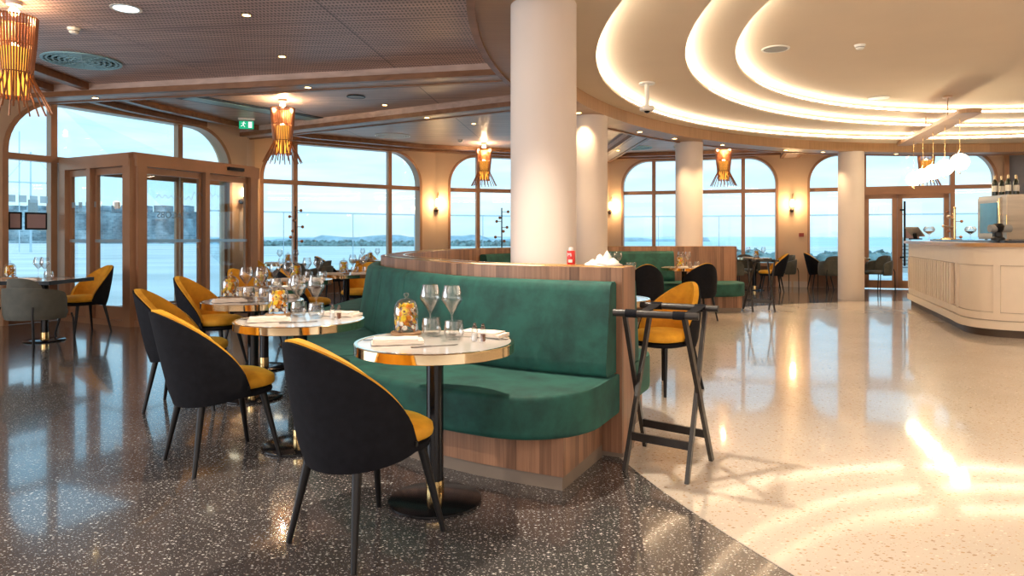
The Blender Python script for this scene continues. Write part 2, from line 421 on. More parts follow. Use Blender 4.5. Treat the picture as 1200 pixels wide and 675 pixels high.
# timber ring
mb = MB(); I = circ(RC, 8.22, 200); O = circ(RC, 8.70, 200)
mb.strip(O+O[:1], I+I[:1], 2.88, 3.05, caps=False)
O2 = circ(RC, 8.65, 200); mb.strip(O+O[:1], O2+O2[:1], 3.05, 3.34, caps=False)
struct(mb.build('trim_1', 'ring_wood', smooth=30))
mb = MB(); O3 = circ(RC, 8.72, 200); O4 = circ(RC, 8.66, 200); mb.strip(O3+O3[:1], O4+O4[:1], 2.865, 2.90, caps=False)
struct(mb.build('trim_2', 'beam_edge', smooth=30))
# stepped white dome
OU = circ(RC, 8.25, 200)
LIPS = [((7.56,6.08), 6.76, 3.05), ((8.12,5.65), 6.48, 3.17), ((7.71,5.97), 5.47, 3.29)]
for i, (c, r, z) in enumerate(LIPS):
    nm = 'ceiling.%03d' % (i+1)
    struct(annulus(nm, circ(c, r, 200), OU, z, .025, 'white_ceil', smooth=20))
    mb = MB(); a = circ(c, r+.05, 200); bb = circ(c, r+.02, 200)
    nn = 200; b0 = mb.add([(x,y,z+.03) for x,y in bb]+[(x,y,z+.062) for x,y in a])
    for k in range(nn): mb.face([b0+k, b0+(k+1)%nn, b0+nn+(k+1)%nn, b0+nn+k])
    tag(mb.build('cove_light_strip', 'led', smooth=20), ['glowing cove strip around the outermost white ceiling step','glowing cove strip around the middle white ceiling step','glowing cove strip around the innermost white ceiling step'][i], 'cove light')
mb = MB(); mb.prism(OU, 3.41, 3.45); struct(mb.build('ceiling.004', 'white_ceil', smooth=0))

# perforated lowered field at the front-left, between the first beam and the ring
def ringpt(y): return RC[0]-math.sqrt(8.72**2-(y-RC[1])**2)
pf = [(-5.6,-3.5),(-5.6,9.3)] + [(-.02,8.2)] + [(ringpt(y)+.02*0, y) for y in [8.0,7.5,7,6.5,6,5.5,5,4.5,4,3.5,3,2.5,2,1.5,1.0,0.5,0,-.5,-1,-1.5,-2,-2.5,-3,-3.45]]
mb = MB(); mb.prism(pf, CZ-.02, CZ-.001); struct(mb.build('ceiling.005', 'ceil_perf', smooth=0))

def beam(nm, p, q, w, z0=3.15):
    d = Vector((q[0]-p[0], q[1]-p[1])); d.normalize(); nx, ny = -d.y, d.x
    mb = MB(); mb.mat = 0
    a = math.atan2(d.y, d.x); c = ((p[0]+q[0])/2, (p[1]+q[1])/2); L = math.dist(p, q)
    mb.box((c[0], c[1], (z0+CZ)/2), (L, w, CZ-z0), a); mb.mat = 1
    for s in (-1, 1):
        e = (w/2-.03)*s; mb.box((c[0]+nx*e, c[1]+ny*e, z0+.02), (L, .075, .07), a)
    return struct(mb.build(nm, ['beam', 'beam_edge'], smooth=0))
beam('trim_3', (-.05,8.22), (-7.1,9.70), .42)
beam('trim_4', (.25,10.05), (-5.25,13.25), .42)
beam('trim_5', (2.55,11.5), (2.3,17.7), .42)
beam('trim_6', (5.75,13.4), (6.75,16.6), .42)
# moulding that runs parallel to the windows
tr = [(-5.62,-3.4),(-5.65,5),(-5.7,9.4),(-5.5,10.6),(-4.9,12.4),(-4.0,13.75),(-1.95,15.3),(0,16.1),(2.5,16.95),(4.5,16.5),(6.6,15.85),(9,15.1),(10.4,14.5)]
for k, off in enumerate((0, .55)):
    mb = MB(); a = offset(tr, -off); bq = offset(tr, -off-.11); mb.strip(bq, a, CZ-.09, CZ-.001); struct(mb.build('trim_%d' % (7+k), 'beam_edge', smooth=0))

# ------------------------------------------------------------------ walls + windows
F = .09
def crossing(px, p, q):
    k = (px-600)/800; ex, ey = q[0]-p[0], q[1]-p[1]
    t = (k*p[1]-p[0])/(ex-k*ey); return t*math.hypot(ex, ey)
TZ = 2.365
def facade(wname, win, p, q, u0, u1, mulls, R, sill, door=None, low=None, transom_from=None):
    ang = math.atan2(q[1]-p[1], q[0]-p[0]); L = math.dist(p, q)
    top = 3.235
    W = lambda u, v, z: (p[0]+u*math.cos(ang)-v*math.sin(ang), p[1]+u*math.sin(ang)+v*math.cos(ang), z)
    TH = .32
    def slab(mb, poly, v0, v1):     # poly in (u,z), extruded in v
        n = len(poly); b = mb.add([W(u, v0, z) for u, z in poly]+[W(u, v1, z) for u, z in poly])
        mb.face([b+i for i in range(n)]); mb.face([b+n+i for i in range(n)][::-1])
        for i in range(n):
            j = (i+1) % n; mb.face([b+j, b+i, b+n+i, b+n+j])
    mb = MB()
    slab(mb, [(-.02,0),(u0,0),(u0,top),(-.02,top)], 0, TH); slab(mb, [(u1,0),(L+.02,0),(L+.02,top),(u1,top)], 0, TH)
    slab(mb, [(-.02,top),(L+.02,top),(L+.02,3.42),(-.02,3.42)], 0, TH)
    arcs = []
    for (cu, s) in ((u0+R, -1), (u1-R, 1)):
        arc = [(cu+s*R*math.sin(t), top-R+R*math.cos(t)) for t in [PI/2*k/10 for k in range(11)]]
        arcs.append(arc); corner = (u0 if s < 0 else u1, top)
        for k in range(10): slab(mb, [arc[k], arc[k+1], corner], 0, TH)
    struct(mb.build(wname, 'wall', smooth=0))
    root = thing('window_%d' % win, None, None, kind='structure')
    # arched outer frame
    prof_out = [(u0, .0)]+[(u, z) for u, z in arcs[0][::-1]]+[(u, z) for u, z in arcs[1]]+[(u1, .0)]
    def inset(P, d):
        o = []
        for i, (u, z) in enumerate(P):
            a = P[max(i-1,0)]; b = P[min(i+1,len(P)-1)]; tx, tz = b[0]-a[0], b[1]-a[1]; l = math.hypot(tx, tz) or 1
            o.append((u+tz/l*d, z-tx/l*d))
        return o
    mb = MB(); A = prof_out; B_ = inset(A, .06)
    for v0, v1, d in ((-.03, .20, .06),):
        n = len(A)
        b = mb.add([W(u, v0, z) for u, z in A]+[W(u, v0, z) for u, z in B_]+[W(u, v1, z) for u, z in B_]+[W(u, v1, z) for u, z in A])
        for i in range(n-1):
            mb.face([b+i, b+i+1, b+n+i+1, b+n+i]); mb.face([b+n+i, b+n+i+1, b+2*n+i+1, b+2*n+i])
            mb.face([b+3*n+i, b+3*n+i+1, b+i+1, b+i])
            mb.face([b+2*n+i, b+2*n+i+1, b+3*n+i+1, b+3*n+i])
    mb.build('frame', 'bronze', root, smooth=40)
    def ztop(u):
        if u < u0+R: return top-R+math.sqrt(max(0, R*R-(u0+R-u)**2))
        if u > u1-R: return top-R+math.sqrt(max(0, R*R-(u-u1+R)**2))
        return top
    for um in mulls:
        mb = MB(); slab(mb, [(um-.045, sill if not (door and door[0]+.05 < um < door[1]-.05) else TZ), (um+.045, sill if not (door and door[0]+.05 < um < door[1]-.05) else TZ), (um+.045, ztop(um)), (um-.045, ztop(um))], .03, .15)
        mb.build('mullion', 'bronze', root, smooth=0)
    mb = MB(); slab(mb, [(u0+.02, TZ-.045), (u1-.02, TZ-.045), (u1-.02, TZ+.045), (u0+.02, TZ+.045)], .02, .16); mb.build('transom', 'bronze', root, smooth=0)
    segs = [(u0, u1)] if not door else [(u0, door[0]), (door[1], u1)]
    mb = MB(); mb2 = MB()
    for a, b in segs:
        if b-a < .1: continue
        slab(mb, [(a+.02, sill-.08), (b-.02, sill-.08), (b-.02, sill), (a+.02, sill)], -.02, .18)
        if sill > .12: slab(mb2, [(a, 0), (b, 0), (b, sill-.08), (a, sill-.08)], .01, .2)
    if mb.v: mb.build('sill', 'bronze', root, smooth=0)
    if mb2.v: mb2.build('lower_panel', 'sill_panel', root, smooth=0)
    mb = MB(); gl = [(u, z) for u, z in B_ if z > .5]
    poly = [(u0+.06, sill)]+[(u, z) for u, z in gl]+[(u1-.06, sill)]
    if door:
        poly = [(u0+.06, sill)]+gl+[(u1-.06, sill), (door[1], sill), (door[1], TZ-.1), (door[0], TZ-.1), (door[0], sill)]
    b = mb.add([W(u, .09, z) for u, z in poly]); mb.face([b+i for i in range(len(poly))]); mb.build('pane', 'pane', root, smooth=0)
    return W, root, slab
def cx(i, px): return crossing(px, OUT[i], OUT[i+1])
WA, rA, slA = facade('wall_left', 1, OUT[3], OUT[4], cx(3,3), cx(3,271), [cx(3,65), cx(3,213)], .8, .62, door=(cx(3,68), cx(3,271)-.01))
for a, b in ((cx(3,68)+.05, cx(3,212)), (cx(3,214), cx(3,271)-.06)):
    lf = MB()
    for poly in ([(a,.02),(a+.05,.02),(a+.05,TZ-.05),(a,TZ-.05)], [(b-.05,.02),(b,.02),(b,TZ-.05),(b-.05,TZ-.05)], [(a,2.18),(b,2.18),(b,TZ-.05),(a,TZ-.05)], [(a,.02),(b,.02),(b,.12),(a,.12)]): slA(lf, poly, .05, .11)
    lf = lf.build('door_leaf', 'bronze', rA, smooth=0)
    g = MB(); bb = g.add([WA(u,.08,z) for u, z in ((a+.05,.12),(b-.05,.12),(b-.05,2.18),(a+.05,2.18))]); g.face([bb,bb+1,bb+2,bb+3]); g.build('pane', 'pane', lf, smooth=0)
WB, rB, slB = facade('wall_back_left', 2, OUT[5], OUT[6], cx(5,305), cx(5,494), [cx(5,347), cx(5,458)], .8, .50)
WC, rC, slC = facade('wall_back', 3, OUT[6], OUT[7], cx(6,525), cx(6,707), [cx(6,561), cx(6,655)], .75, .55)
WD, rD, slD = facade('wall_back.001', 4, OUT[7], OUT[8], cx(7,728), cx(7,912), [cx(7,766), cx(7,871)], .7, .58)
dE = (cx(8,1012), cx(8,1114))
WE, rE, slE = facade('wall_back_right', 5, OUT[8], OUT[9], cx(8,946), cx(8,1169), [cx(8,1013), cx(8,1117)], .7, .55, door=dE)
# plain walls closing the room
def wallseg(nm, p, q, mat='wall', z1=3.42, th=.3, z0=0):
    ang = math.atan2(q[1]-p[1], q[0]-p[0]); n = (-math.sin(ang)*th, math.cos(ang)*th)
    mb = MB(); mb.prism([p, q, (q[0]+n[0], q[1]+n[1]), (p[0]+n[0], p[1]+n[1])], z0, z1); return struct(mb.build(nm, mat, smooth=0))
wallseg('wall_left.001', OUT[0], OUT[1]); wallseg('wall_left.002', OUT[1], OUT[2]); wallseg('wall_left.003', OUT[2], OUT[3])
wallseg('wall_left.004', OUT[4], OUT[5]); wallseg('wall_right', OUT[9], OUT[10], 'panelblue'); wallseg('wall_right.001', OUT[10], OUT[11], 'wall')
wallseg('wall_right.002', OUT[11], OUT[12]); wallseg('wall_front', OUT[12], OUT[0])
# bronze post where the panelled wall starts, skirting on piers
mb = MB(); mb.box((10.93,15.10,1.6), (.09,.09,3.2), -.33); struct(mb.build('trim_9', 'bronze', smooth=0))
def skirt(nm, i, u0, u1):
    W = [WA,WB,WC,WD,WE][i]; mb = MB()
    a = W(u0,-.015,0); b = W(u1,-.015,0); c = W(u1,.0,0); d = W(u0,.0,0)
    mb.prism([a[:2], b[:2], c[:2], d[:2]], 0, .14); struct(mb.build(nm, 'column', smooth=0))
LD = math.dist(OUT[7], OUT[8])
skirt('baseboard_back', 3, cx(7,912), LD-.02); skirt('baseboard_back.001', 4, .02, cx(8,946))
LB = math.dist(OUT[5], OUT[6]); skirt('baseboard_left', 1, cx(5,494), LB-.02)
skirt('baseboard_left.001', 2, .02, cx(6,525))

# glazed double door in the last window
root = thing('door_1', None, None, kind='structure')
mid = cx(8,1052)
for a, b in ((dE[0]+.02, mid-.005), (mid+.005, dE[1]-.02)):
    leaf = MB()
    for poly in ([(a,.02),(a+.1,.02),(a+.1,2.22),(a,2.22)], [(b-.1,.02),(b,.02),(b,2.22),(b-.1,2.22)], [(a,2.12),(b,2.12),(b,2.22),(a,2.22)], [(a,.02),(b,.02),(b,.2),(a,.2)]):
        slE(leaf, poly, .03, .11)
    lf = leaf.build('leaf', 'bronze', root, smooth=0)
    g = MB(); bb = g.add([WE(u,.07,z) for u, z in ((a+.1,.2),(b-.1,.2),(b-.1,2.12),(a+.1,2.12))]); g.face([bb,bb+1,bb+2,bb+3]); g.build('pane', 'pane', lf, smooth=0)
hd = MB(); slE(hd, [(dE[0],2.22),(dE[1],2.22),(dE[1],TZ-.04),(dE[0],TZ-.04)], .0, .16); hd.build('door_head', 'bronze', root, smooth=0)
h = MB(); uh = cx(8,1059.5); h.cyl(WE(uh,-.06,.55), WE(uh,-.06,2.05), .022)
for z in (.75, 1.85): h.cyl(WE(uh,-.06,z), WE(uh,.03,z), .015); h.cyl(WE(uh-.09,-.03,z), WE(uh,-.06,z), .02)
h.build('handle', 'blackmetal', root)

def panel_on(W, name, label, cat, u0, u1, z0, z1, mat, v=-.0, border=None, th=.012):
    r = MB(); a = [W(u0,v,0), W(u1,v,0), W(u1,v-th,0), W(u0,v-th,0)]
    if border:
        t = thing(name, label, cat, ((a[0][0]+a[1][0])/2, (a[0][1]+a[1][1])/2, z0))
        loc = t.location
        r.prism([(x[0]-loc[0], x[1]-loc[1]) for x in a], 0, z1-z0); r.build('border', border, t, smooth=0)
        g = .025; a = [W(u0+g,v-th,0), W(u1-g,v-th,0), W(u1-g,v-th-.004,0), W(u0+g,v-th-.004,0)]
        r2 = MB(); r2.prism([(x[0]-loc[0], x[1]-loc[1]) for x in a], g, z1-z0-g); r2.build('sheet', mat, t, smooth=0)
        return t
    r.prism([x[:2] for x in a], z0, z1); return tag(r.build(name, mat, smooth=0), label, cat)
panel_on(WE, 'poster', 'plain mauve poster low on the right glazed door leaf', 'poster', cx(8,1062), cx(8,1078), 1.19, 1.44, 'poster', v=.06)
panel_on(WA, 'poster', 'mauve framed poster on the left window, cut by the frame', 'poster', cx(3,12), cx(3,28.5), 1.33, 1.58, 'poster', v=.07, border='blackmetal')
panel_on(WA, 'poster', 'mauve framed poster on the left window beside the entrance', 'poster', cx(3,32), cx(3,58), 1.33, 1.58, 'poster', v=.07, border='blackmetal')

# ------------------------------------------------------------------ entrance vestibule (glazed lobby)
root = thing('door_2', None, None, kind='structure')
VL, VC, VR, VW = (-6.62,10.08), (-5.17,9.32), (-4.27,11.35), (-5.02,12.98)
def vseg(p, q, posts, leafs, lname):
    L = math.dist(p, q); ang = math.atan2(q[1]-p[1], q[0]-p[0])
    P = lambda u, v=0: (p[0]+u*math.cos(ang)-v*math.sin(ang), p[1]+u*math.sin(ang)+v*math.cos(ang))
    mb = MB(); c = P(L/2); mb.box((c[0], c[1], 2.285), (L, .14, .17), ang); mb.box((c[0], c[1], .04), (L, .12, .08), ang); mb.build('header', 'bronze', root, smooth=0)
    for u, w in posts:
        m2 = MB(); c = P(u); m2.box((c[0], c[1], 1.15), (w, .13, 2.3), ang); m2.build('post', 'bronze', root, smooth=0)
    for a, b in leafs:
        m2 = MB(); w = .045
        for u in (a+w/2, b-w/2): c = P(u, .03); m2.box((c[0], c[1], 1.14), (w, .05, 2.1), ang)
        for z, hh in ((2.15, .09), (.17, .18)): c = P((a+b)/2, .03); m2.box((c[0], c[1], z), (b-a, .05, hh), ang)
        lf = m2.build('leaf', 'bronze', root, smooth=0)
        m3 = MB(); p0 = P(a+w, .03); p1 = P(b-w, .03); bb = m3.add([(*p0, .2), (*p1, .2), (*p1, 2.12), (*p0, 2.12)]); m3.face([bb,bb+1,bb+2,bb+3]); m3.build('pane', 'pane', lf, smooth=0)
        m4 = MB(); c = P((a+b)/2, -.0); m4.box((c[0], c[1], 1.17), (b-a-.04, .012, .045), ang); m4.build('frosted_band', 'frost', root, smooth=0)
    return P, L
def pu(px, p, q): return crossing(px, p, q)
u1 = pu(108.5, VL, VC)
PL, LL = vseg(VL, VC, [(.07,.14),(u1,.085),(math.dist(VL,VC)-.06,.16)], [(.14, u1-.05), (u1+.05, math.dist(VL,VC)-.16)], 0)
u2 = pu(240, VC, VR); u3 = pu(205, VC, VR); LR = math.dist(VC, VR)
PR, LR = vseg(VC, VR, [(.09,.14),(u2,.08),(LR-.08,.15)], [(.17, u2-.06), (u2+.05, LR-.16)], 1)
PW, LW = vseg(VR, VW, [(LW_,.1) for LW_ in (.8,)], [(.1,.74),(.86,1.7)], 0)
mb = MB(); mb.prism([VL, VC, VR, VW, (-5.05,13.0)], 2.37, 2.39); mb.build('roof_panel', 'bronze', root, smooth=0)
mb = MB(); c = PR(pu(271, VC, VR), -.1); mb.box((c[0], c[1], 2.30), (.3,.06,.05), math.atan2(VR[1]-VC[1], VR[0]-VC[0])); mb.build('door_sensor', 'blackmetal', root, smooth=0)
mb = MB(); c = PL(pu(144, VL, VC), -.08); mb.box((c[0], c[1], 1.66), (.09,.02,.09), math.atan2(VC[1]-VL[1], VC[0]-VL[0])); mb.build('wall_switch', 'white', root, smooth=0)
# frosted squares on the left window
mb = MB()
for px in (17, 30, 43, 55):
    u = cx(3, px); slA(mb, [(u-.05,1.72),(u+.05,1.72),(u+.05,1.82),(u-.05,1.82)], .075, .082)
mb.build('frosted_squares', 'frost', rA, smooth=0)
mb = MB()
for u in (.25,.42,.59,.75):
    c = PL(u, .0); mb.box((c[0], c[1], 1.69), (.08,.006,.08), math.atan2(VC[1]-VL[1], VC[0]-VL[0]))
mb.build('frosted_squares', 'frost', root, smooth=0)
# faint lettering and wave line on the lobby glass, written to be read from outside
def text(name, s, size, loc, rot, mat, parent=None, extrude=.001):
    cu = bpy.data.curves.new(name, 'FONT'); cu.body = s; cu.size = size; cu.extrude = extrude; cu.align_x = 'CENTER'
    o = bpy.data.objects.new(name, cu); COL.objects.link(o)
    dg = bpy.context.evaluated_depsgraph_get(); me = bpy.data.meshes.new_from_object(o.evaluated_get(dg))
    bpy.data.objects.remove(o); o = bpy.data.objects.new(name, me); COL.objects.link(o); me.materials.clear(); me.materials.append(M[mat])
    o.location = loc; o.rotation_euler = rot
    if parent: o.parent = parent
    return o
angR = math.atan2(VR[1]-VC[1], VR[0]-VC[0])
c = PR(pu(200, VC, VR), .0); text('lettering', 'JACOBS', .13, (c[0], c[1], 1.50), (PI/2, 0, angR+PI), 'decal', root)
mb = MB(); pts = []
for k in range(25): 
    cc = PR(.35+.05*k, .0); pts.append((cc[0], cc[1], 1.78+(.05 if k % 2 else 0)+(.07 if k > 12 else 0)))
mb.tube(pts, .003, 4); mb.build('zigzag_line', 'decal', root)

# ------------------------------------------------------------------ columns
for k, (x, y, r, lb) in enumerate([(.225,4.88,.235,'thick white column nearest the camera rising behind the green bench'), (1.08,9.42,.235,'white column just right of and behind the nearest column'), (3.12,12.03,.235,'white column standing in the walnut partition by the far bench'), (6.66,13.41,.235,'slim white column standing on the pale floor left of the bar')]):
    mb = MB(); mb.lathe([(r,0),(r,2.885)], 48, (0,0,0)); o = mb.build('column', 'column'); o.location = (x,y,0); tag(o, lb, 'column', kind='structure')

# ------------------------------------------------------------------ walnut partition and green benches
Pout = catmull([(.61,3.785),(.04,4.08),(-.36,4.44),(-.72,5.05),(-1.10,5.85),(-1.24,6.6),(-1.23,7.6),(-1.03,8.8),(-.5,9.9),(.2,10.8),(1.1,11.48),(2.3,11.90),(3.85,11.97)], 7)
Pin = offset(Pout, .25)
t = thing('banquette_partition', 'long curved walnut partition wall around the alcove with ledge on top', 'partition')
def clipP(P, a, b): return P[a:b]
mb = MB(); mb.strip(Pout, Pin, .03, 1.06); mb.build('wood_wall', 'walnut', t, smooth=25)
mb = MB(); mb.strip(offset(Pout, .035), offset(Pout, .05), 1.06, 1.066); mb.strip(offset(Pout, .20), offset(Pout, .215), 1.06, 1.066); mb.build('ledge_edging', 'brass', t)
mb = MB(); mb.strip(offset(Pout, .02), offset(Pout, .23), 0, .03); mb.build('plinth', 'toe', t)
n0 = len(Pout)
def bench(name, label, P, sgn, seatcuts, backcuts, base=True, round0=True, round1=False, arm=.0):
    """P = face of the partition; sgn: which side the seat is on"""
    t = thing(name, label, 'bench')
    lens = [0]
    for i in range(1, len(P)): lens.append(lens[-1]+math.dist(P[i], P[i-1]))
    Lt = lens[-1]
    def at(s, d):
        s = max(0, min(Lt, s))
        for i in range(1, len(P)):
            if lens[i] >= s-1e-9: break
        f = (s-lens[i-1])/(lens[i]-lens[i-1]+1e-9)
        x = P[i-1][0]*(1-f)+P[i][0]*f; y = P[i-1][1]*(1-f)+P[i][1]*f
        # smoothed tangent
        i0 = max(0, i-2); i1 = min(len(P)-1, i+1); tx, ty = P[i1][0]-P[i0][0], P[i1][1]-P[i0][1]; l = math.hypot(tx, ty)
        return (x+ty/l*d*sgn, y-tx/l*d*sgn)
    def cushion(nm, s0, s1, prof, mat, ends=(0,0)):
        """prof: closed loop of (d,z); swept from s0 to s1, end rounding of the front by ends"""
        K = 26; rows = []
        for k in range(K+1):
            s = s0+(s1-s0)*k/K
            if ends[0] or ends[1]:
                a = k/K; s = s0+(s1-s0)*(.5-.5*math.cos(PI*a))
            sh = 1.0
            cut = 0
            for e, dist in ((ends[0], s-s0), (ends[1], s1-s)):
                if e and dist < e: cut = max(cut, e-math.sqrt(max(0, e*e-(e-dist)**2)))
            row = []
            dm = max(p[0] for p in prof)
            for d, z in prof:
                dd = d-cut*(d/dm) if cut else d
                p = at(s, dd); row.append((p[0], p[1], z))
            rows.append(row)
        mb = MB(); b = mb.grid(rows, loop=True); c = len(prof)
        mb.face([b+j for j in range(c)]); mb.face([b+K*c+j for j in range(c)][::-1])
        return mb.build(nm, mat, t, smooth=50)
    def rr(d0, d1, z0, z1, r=.03):   # rounded rectangle profile
        o = []
        for cx_, cz_, a0 in ((d0+r, z0+r, PI), (d1-r, z0+r, 1.5*PI), (d1-r, z1-r, 0), (d0+r, z1-r, .5*PI)):
            for k in range(5): a = a0+PI/2*k/4; o.append((cx_+r*math.cos(a), cz_+r*math.sin(a)))
        return o
    for k, (a, b) in enumerate(seatcuts):
        e = (.42 if (k == 0 and round0) else 0, .42 if (k == len(seatcuts)-1 and round1) else 0)
        cushion('seat_cushion', a, b, rr(.015, .78, .262, .475, .035), 'green', e)
    for a, b in backcuts:
        pr = [(.012,.48),(.17,.48),(.19,.50),(.185,.56),(.125,.93),(.115,.965),(.09,.985),(.03,.985),(.012,.97)]
        cushion('back_cushion', a, b, pr, 'green')
    s0, s1 = seatcuts[0][0], seatcuts[-1][1]
    a0 = s0+(.10 if round0 else 0); a1 = s1-(.10 if round1 else 0)
    K = 24; A = [at(a0+(a1-a0)*k/K, .60) for k in range(K+1)]; B = [at(a0+(a1-a0)*k/K, .012) for k in range(K+1)]
    mb = MB(); mb.strip(A, B, .07, .262); mb.build('base', 'walnut', t, smooth=25)
    A = [at(a0+.01+(a1-a0-.02)*k/K, .585) for k in range(K+1)]; mb = MB(); mb.strip(A, B, 0, .07); mb.build('toe_kick', 'toe', t, smooth=25)
    return t, at, Lt
SEG = Pout[:]           # outer face, seat on the outside = left of travel
bench('banquette_bench', 'long dark green velvet bench curving around the outside of the walnut partition', SEG, -1,
      [(.012,1.46),(1.468,2.55),(2.558,3.9),(3.908,5.4)], [(.03,1.75),(1.756,2.3),(2.306,3.6),(3.606,5.3)])
# inner bench, near arm: short section facing the alcove
PI_ = offset(Pout, .25)
bench('banquette_bench', 'short green velvet bench end inside the alcove behind the nearest partition end', PI_[:8], 1, [(.02,.50)], [(.03,.50)], round0=True)
far = PI_[54:]
Lf = sum(math.dist(far[i], far[i-1]) for i in range(1, len(far)))
bench('banquette_bench', 'far green velvet bench against the inside of the walnut partition', far, 1,
      [(.0, Lf*.5), (Lf*.5+.008, Lf-.02)], [(.0, Lf*.42), (Lf*.42+.008, Lf-1.12)], round0=False, round1=True)

# ------------------------------------------------------------------ chairs
def sup(a, n): c = math.cos(a); s = math.sin(a); return (math.copysign(abs(c)**(2/n), c), math.copysign(abs(s)**(2/n), s))
def seat_pad(mb, x0, x1, w, z0, z1, n=2.6, seg=40, r=.03, dome=.02):
    cxx = (x0+x1)/2; ax = (x1-x0)/2; ay = w/2; rows = []
    for s, z in ((.90, z0), (.985, z0+.008), (1.0, z0+(z1-z0)*.4), (.985, z0+(z1-z0)*.75), (.93, z1-.006), (.84, z1+dome*.35), (.6, z1+dome*.8), (.3, z1+dome), (.02, z1+dome)):
        row = []
        for k in range(seg):
            c, s_ = sup(2*PI*k/seg, n)
            taper = 1-.08*(-c) if c < 0 else 1   # narrower at back
            row.append((cxx+ax*s*c, ay*s*s_*(.9 if c < 0 else 1.0-.0)*(1 if c >= 0 else 1), z))
        rows.append(row)
    # smooth the width change
    for row in rows:
        for k in range(seg):
            c, s_ = sup(2*PI*k/seg, n); f = .95+.05*c
            x, y, z = row[k]; row[k] = (x, ay*s_*f*((x-cxx)/(ax*c) if abs(c) > 1e-6 else 1)*1.0 if False else y/(.9 if c < 0 else 1)*f, z)
    b = mb.grid(rows, loop=True); mb.face([b+k for k in range(seg)][::-1]); mb.face([b+(len(rows)-1)*seg+k for k in range(seg)])
def shell(mb, phim, ax, ay, ztop, zbot, lean, t0, t1, rows=12, cols=36, x0=-.0, dz=0, power=1.0, tip=.43, narrow=.34):
    """curved back: grid over angle and height, thickness between outward offsets t0..t1"""
    def pt(phi, f, off):
        zt = tip+(ztop-tip)*max(0, math.cos(phi/phim*PI/2))**power+dz; zb = zbot(phi) if callable(zbot) else zbot
        z = zb+(zt-zb)*f; k = (z-.38)
        c, s_ = math.cos(phi), math.sin(phi)
        bulge = 1+ .0*k
        ln = lean*max(0, k)*(.5+.5*c)
        nar = 1-narrow*max(0, (z-.50)/.36)**2.6
        low = 1-.10*max(0, (.42-z)/.1)**1.5
        return (x0-(ax+off)*c*low-ln, (ay+off)*s_*low*(nar if True else 1), z)
    G = []
    for off in (t0, t1):
        G.append([[pt(-phim+2*phim*j/cols, i/rows, off) for j in range(cols+1)] for i in range(rows+1)])
    b = []
    for g in G: b.append(mb.grid(g))
    W = cols+1
    for (i0, j0, i1, j1) in [(0,j,0,j+1) for j in range(cols)]+[(rows,j,rows,j+1) for j in range(cols)]+[(i,0,i+1,0) for i in range(rows)]+[(i,cols,i+1,cols) for i in range(rows)]:
        mb.face([b[0]+i0*W+j0, b[0]+i1*W+j1, b[1]+i1*W+j1, b[1]+i0*W+j0])
def make_chair():
    r = thing('dining_chair', '', 'chair')
    zb = lambda p: .335+.055*(abs(p)/1.75)**2
    mb = MB(); shell(mb, 1.78, .225, .225, .845, zb, .24, .012, .034, power=.66, rows=16, cols=48); mb.build('backrest_shell', 'blackfab', r, smooth=50)
    mb = MB(); shell(mb, 1.80, .225, .225, .845, lambda p: zb(p)+.05, .24, -.022, .020, dz=.009, power=.66, rows=16, cols=48); pad = mb.build('backrest_pad', 'yellow', r, smooth=60)
    mb = MB(); mb.box((.036,-.262,.425), (.012,.006,.02)); mb.build('fabric_tag', 'blackmetal', pad, smooth=0)
    mb = MB(); seat_pad(mb, -.215, .275, .46, .405, .468); mb.build('seat', 'yellow', r, smooth=60)
    mb = MB(); seat_pad(mb, -.20, .262, .44, .362, .404, dome=0); mb.build('seat_frame', 'blackfab', r, smooth=50)
    for sx in (-1, 1):
        for sy in (-1, 1):
            mb = MB(); mb.cyl((sx*.15 + (.02 if sx > 0 else -.01), sy*.145, .375), (sx*.235+.01, sy*.205, 0), .020, .011, 12); mb.build('leg', 'blackmetal', r)
    return r
chair = Kind(make_chair)
def make_arm():
    r = thing('armchair', '', 'chair')
    mb = MB(); shell(mb, 1.95, .25, .275, .70, .36, .10, -.02, .03, power=.35, tip=.58); mb.build('wrap_back', 'greyvelvet', r, smooth=60)
    mb = MB(); shell(mb, 1.05, .20, .235, .80, .44, .16, -.03, .02, power=.3, tip=.70, rows=8, cols=20); mb.build('back_cushion', 'greyvelvet', r, smooth=60)
    mb = MB(); seat_pad(mb, -.22, .28, .47, .385, .45, n=3); mb.build('seat', 'greyvelvet', r, smooth=60)
    for sx in (-1, 1):
        for sy in (-1, 1):
            mb = MB(); mb.tube([(sx*.21, sy*.235, .50 if sx < 0 else .40), (sx*.22, sy*.25, .42 if sx < 0 else .34), (sx*.24, sy*.25, 0)] if sx > 0 else [(-.25, sy*.19, .50), (-.27, sy*.205, .42), (-.27, sy*.215, 0)], .010, 8); mb.build('leg', 'blackmetal', r)
    return r
arm = Kind(make_arm)
R_ = math.radians
G1 = 'mustard velvet chairs with black backs'
chair.place((-.60,2.80,0), R_(51.6), 'mustard velvet chair with black back at the nearest marble table, closest to camera')
chair.place((-1.615,3.79,0), R_(46), 'mustard velvet chair with black back, second from the camera, at the second table')
chair.place((-2.38,5.0,0), R_(8), 'mustard velvet chair with black back tucked behind the second chair from camera')
chair.place((-2.86,6.5,0), R_(-6), 'mustard velvet chair facing the fourth table of the row, by the entrance lobby')
chair.place((-3.02,7.95,0), R_(-28), 'mustard velvet chair beside the fifth table, just right of the lobby door')
chair.place((-2.50,8.35,0), R_(12), 'mustard velvet chair half hidden behind glasses, seat pointing to the bench')
chair.place((-4.72,12.75,0), R_(-35), 'mustard velvet chair at the left end of the small table by the second window')
chair.place((-3.50,13.35,0), R_(35), 'black backed mustard chair in profile before the second window')
chair.place((-3.12,14.62,0), R_(-88), 'mustard velvet chair behind the farthest window table')
chair.place((-2.20,9.85,0), R_(-105), 'mustard velvet chair facing camera at the table behind the bench end')
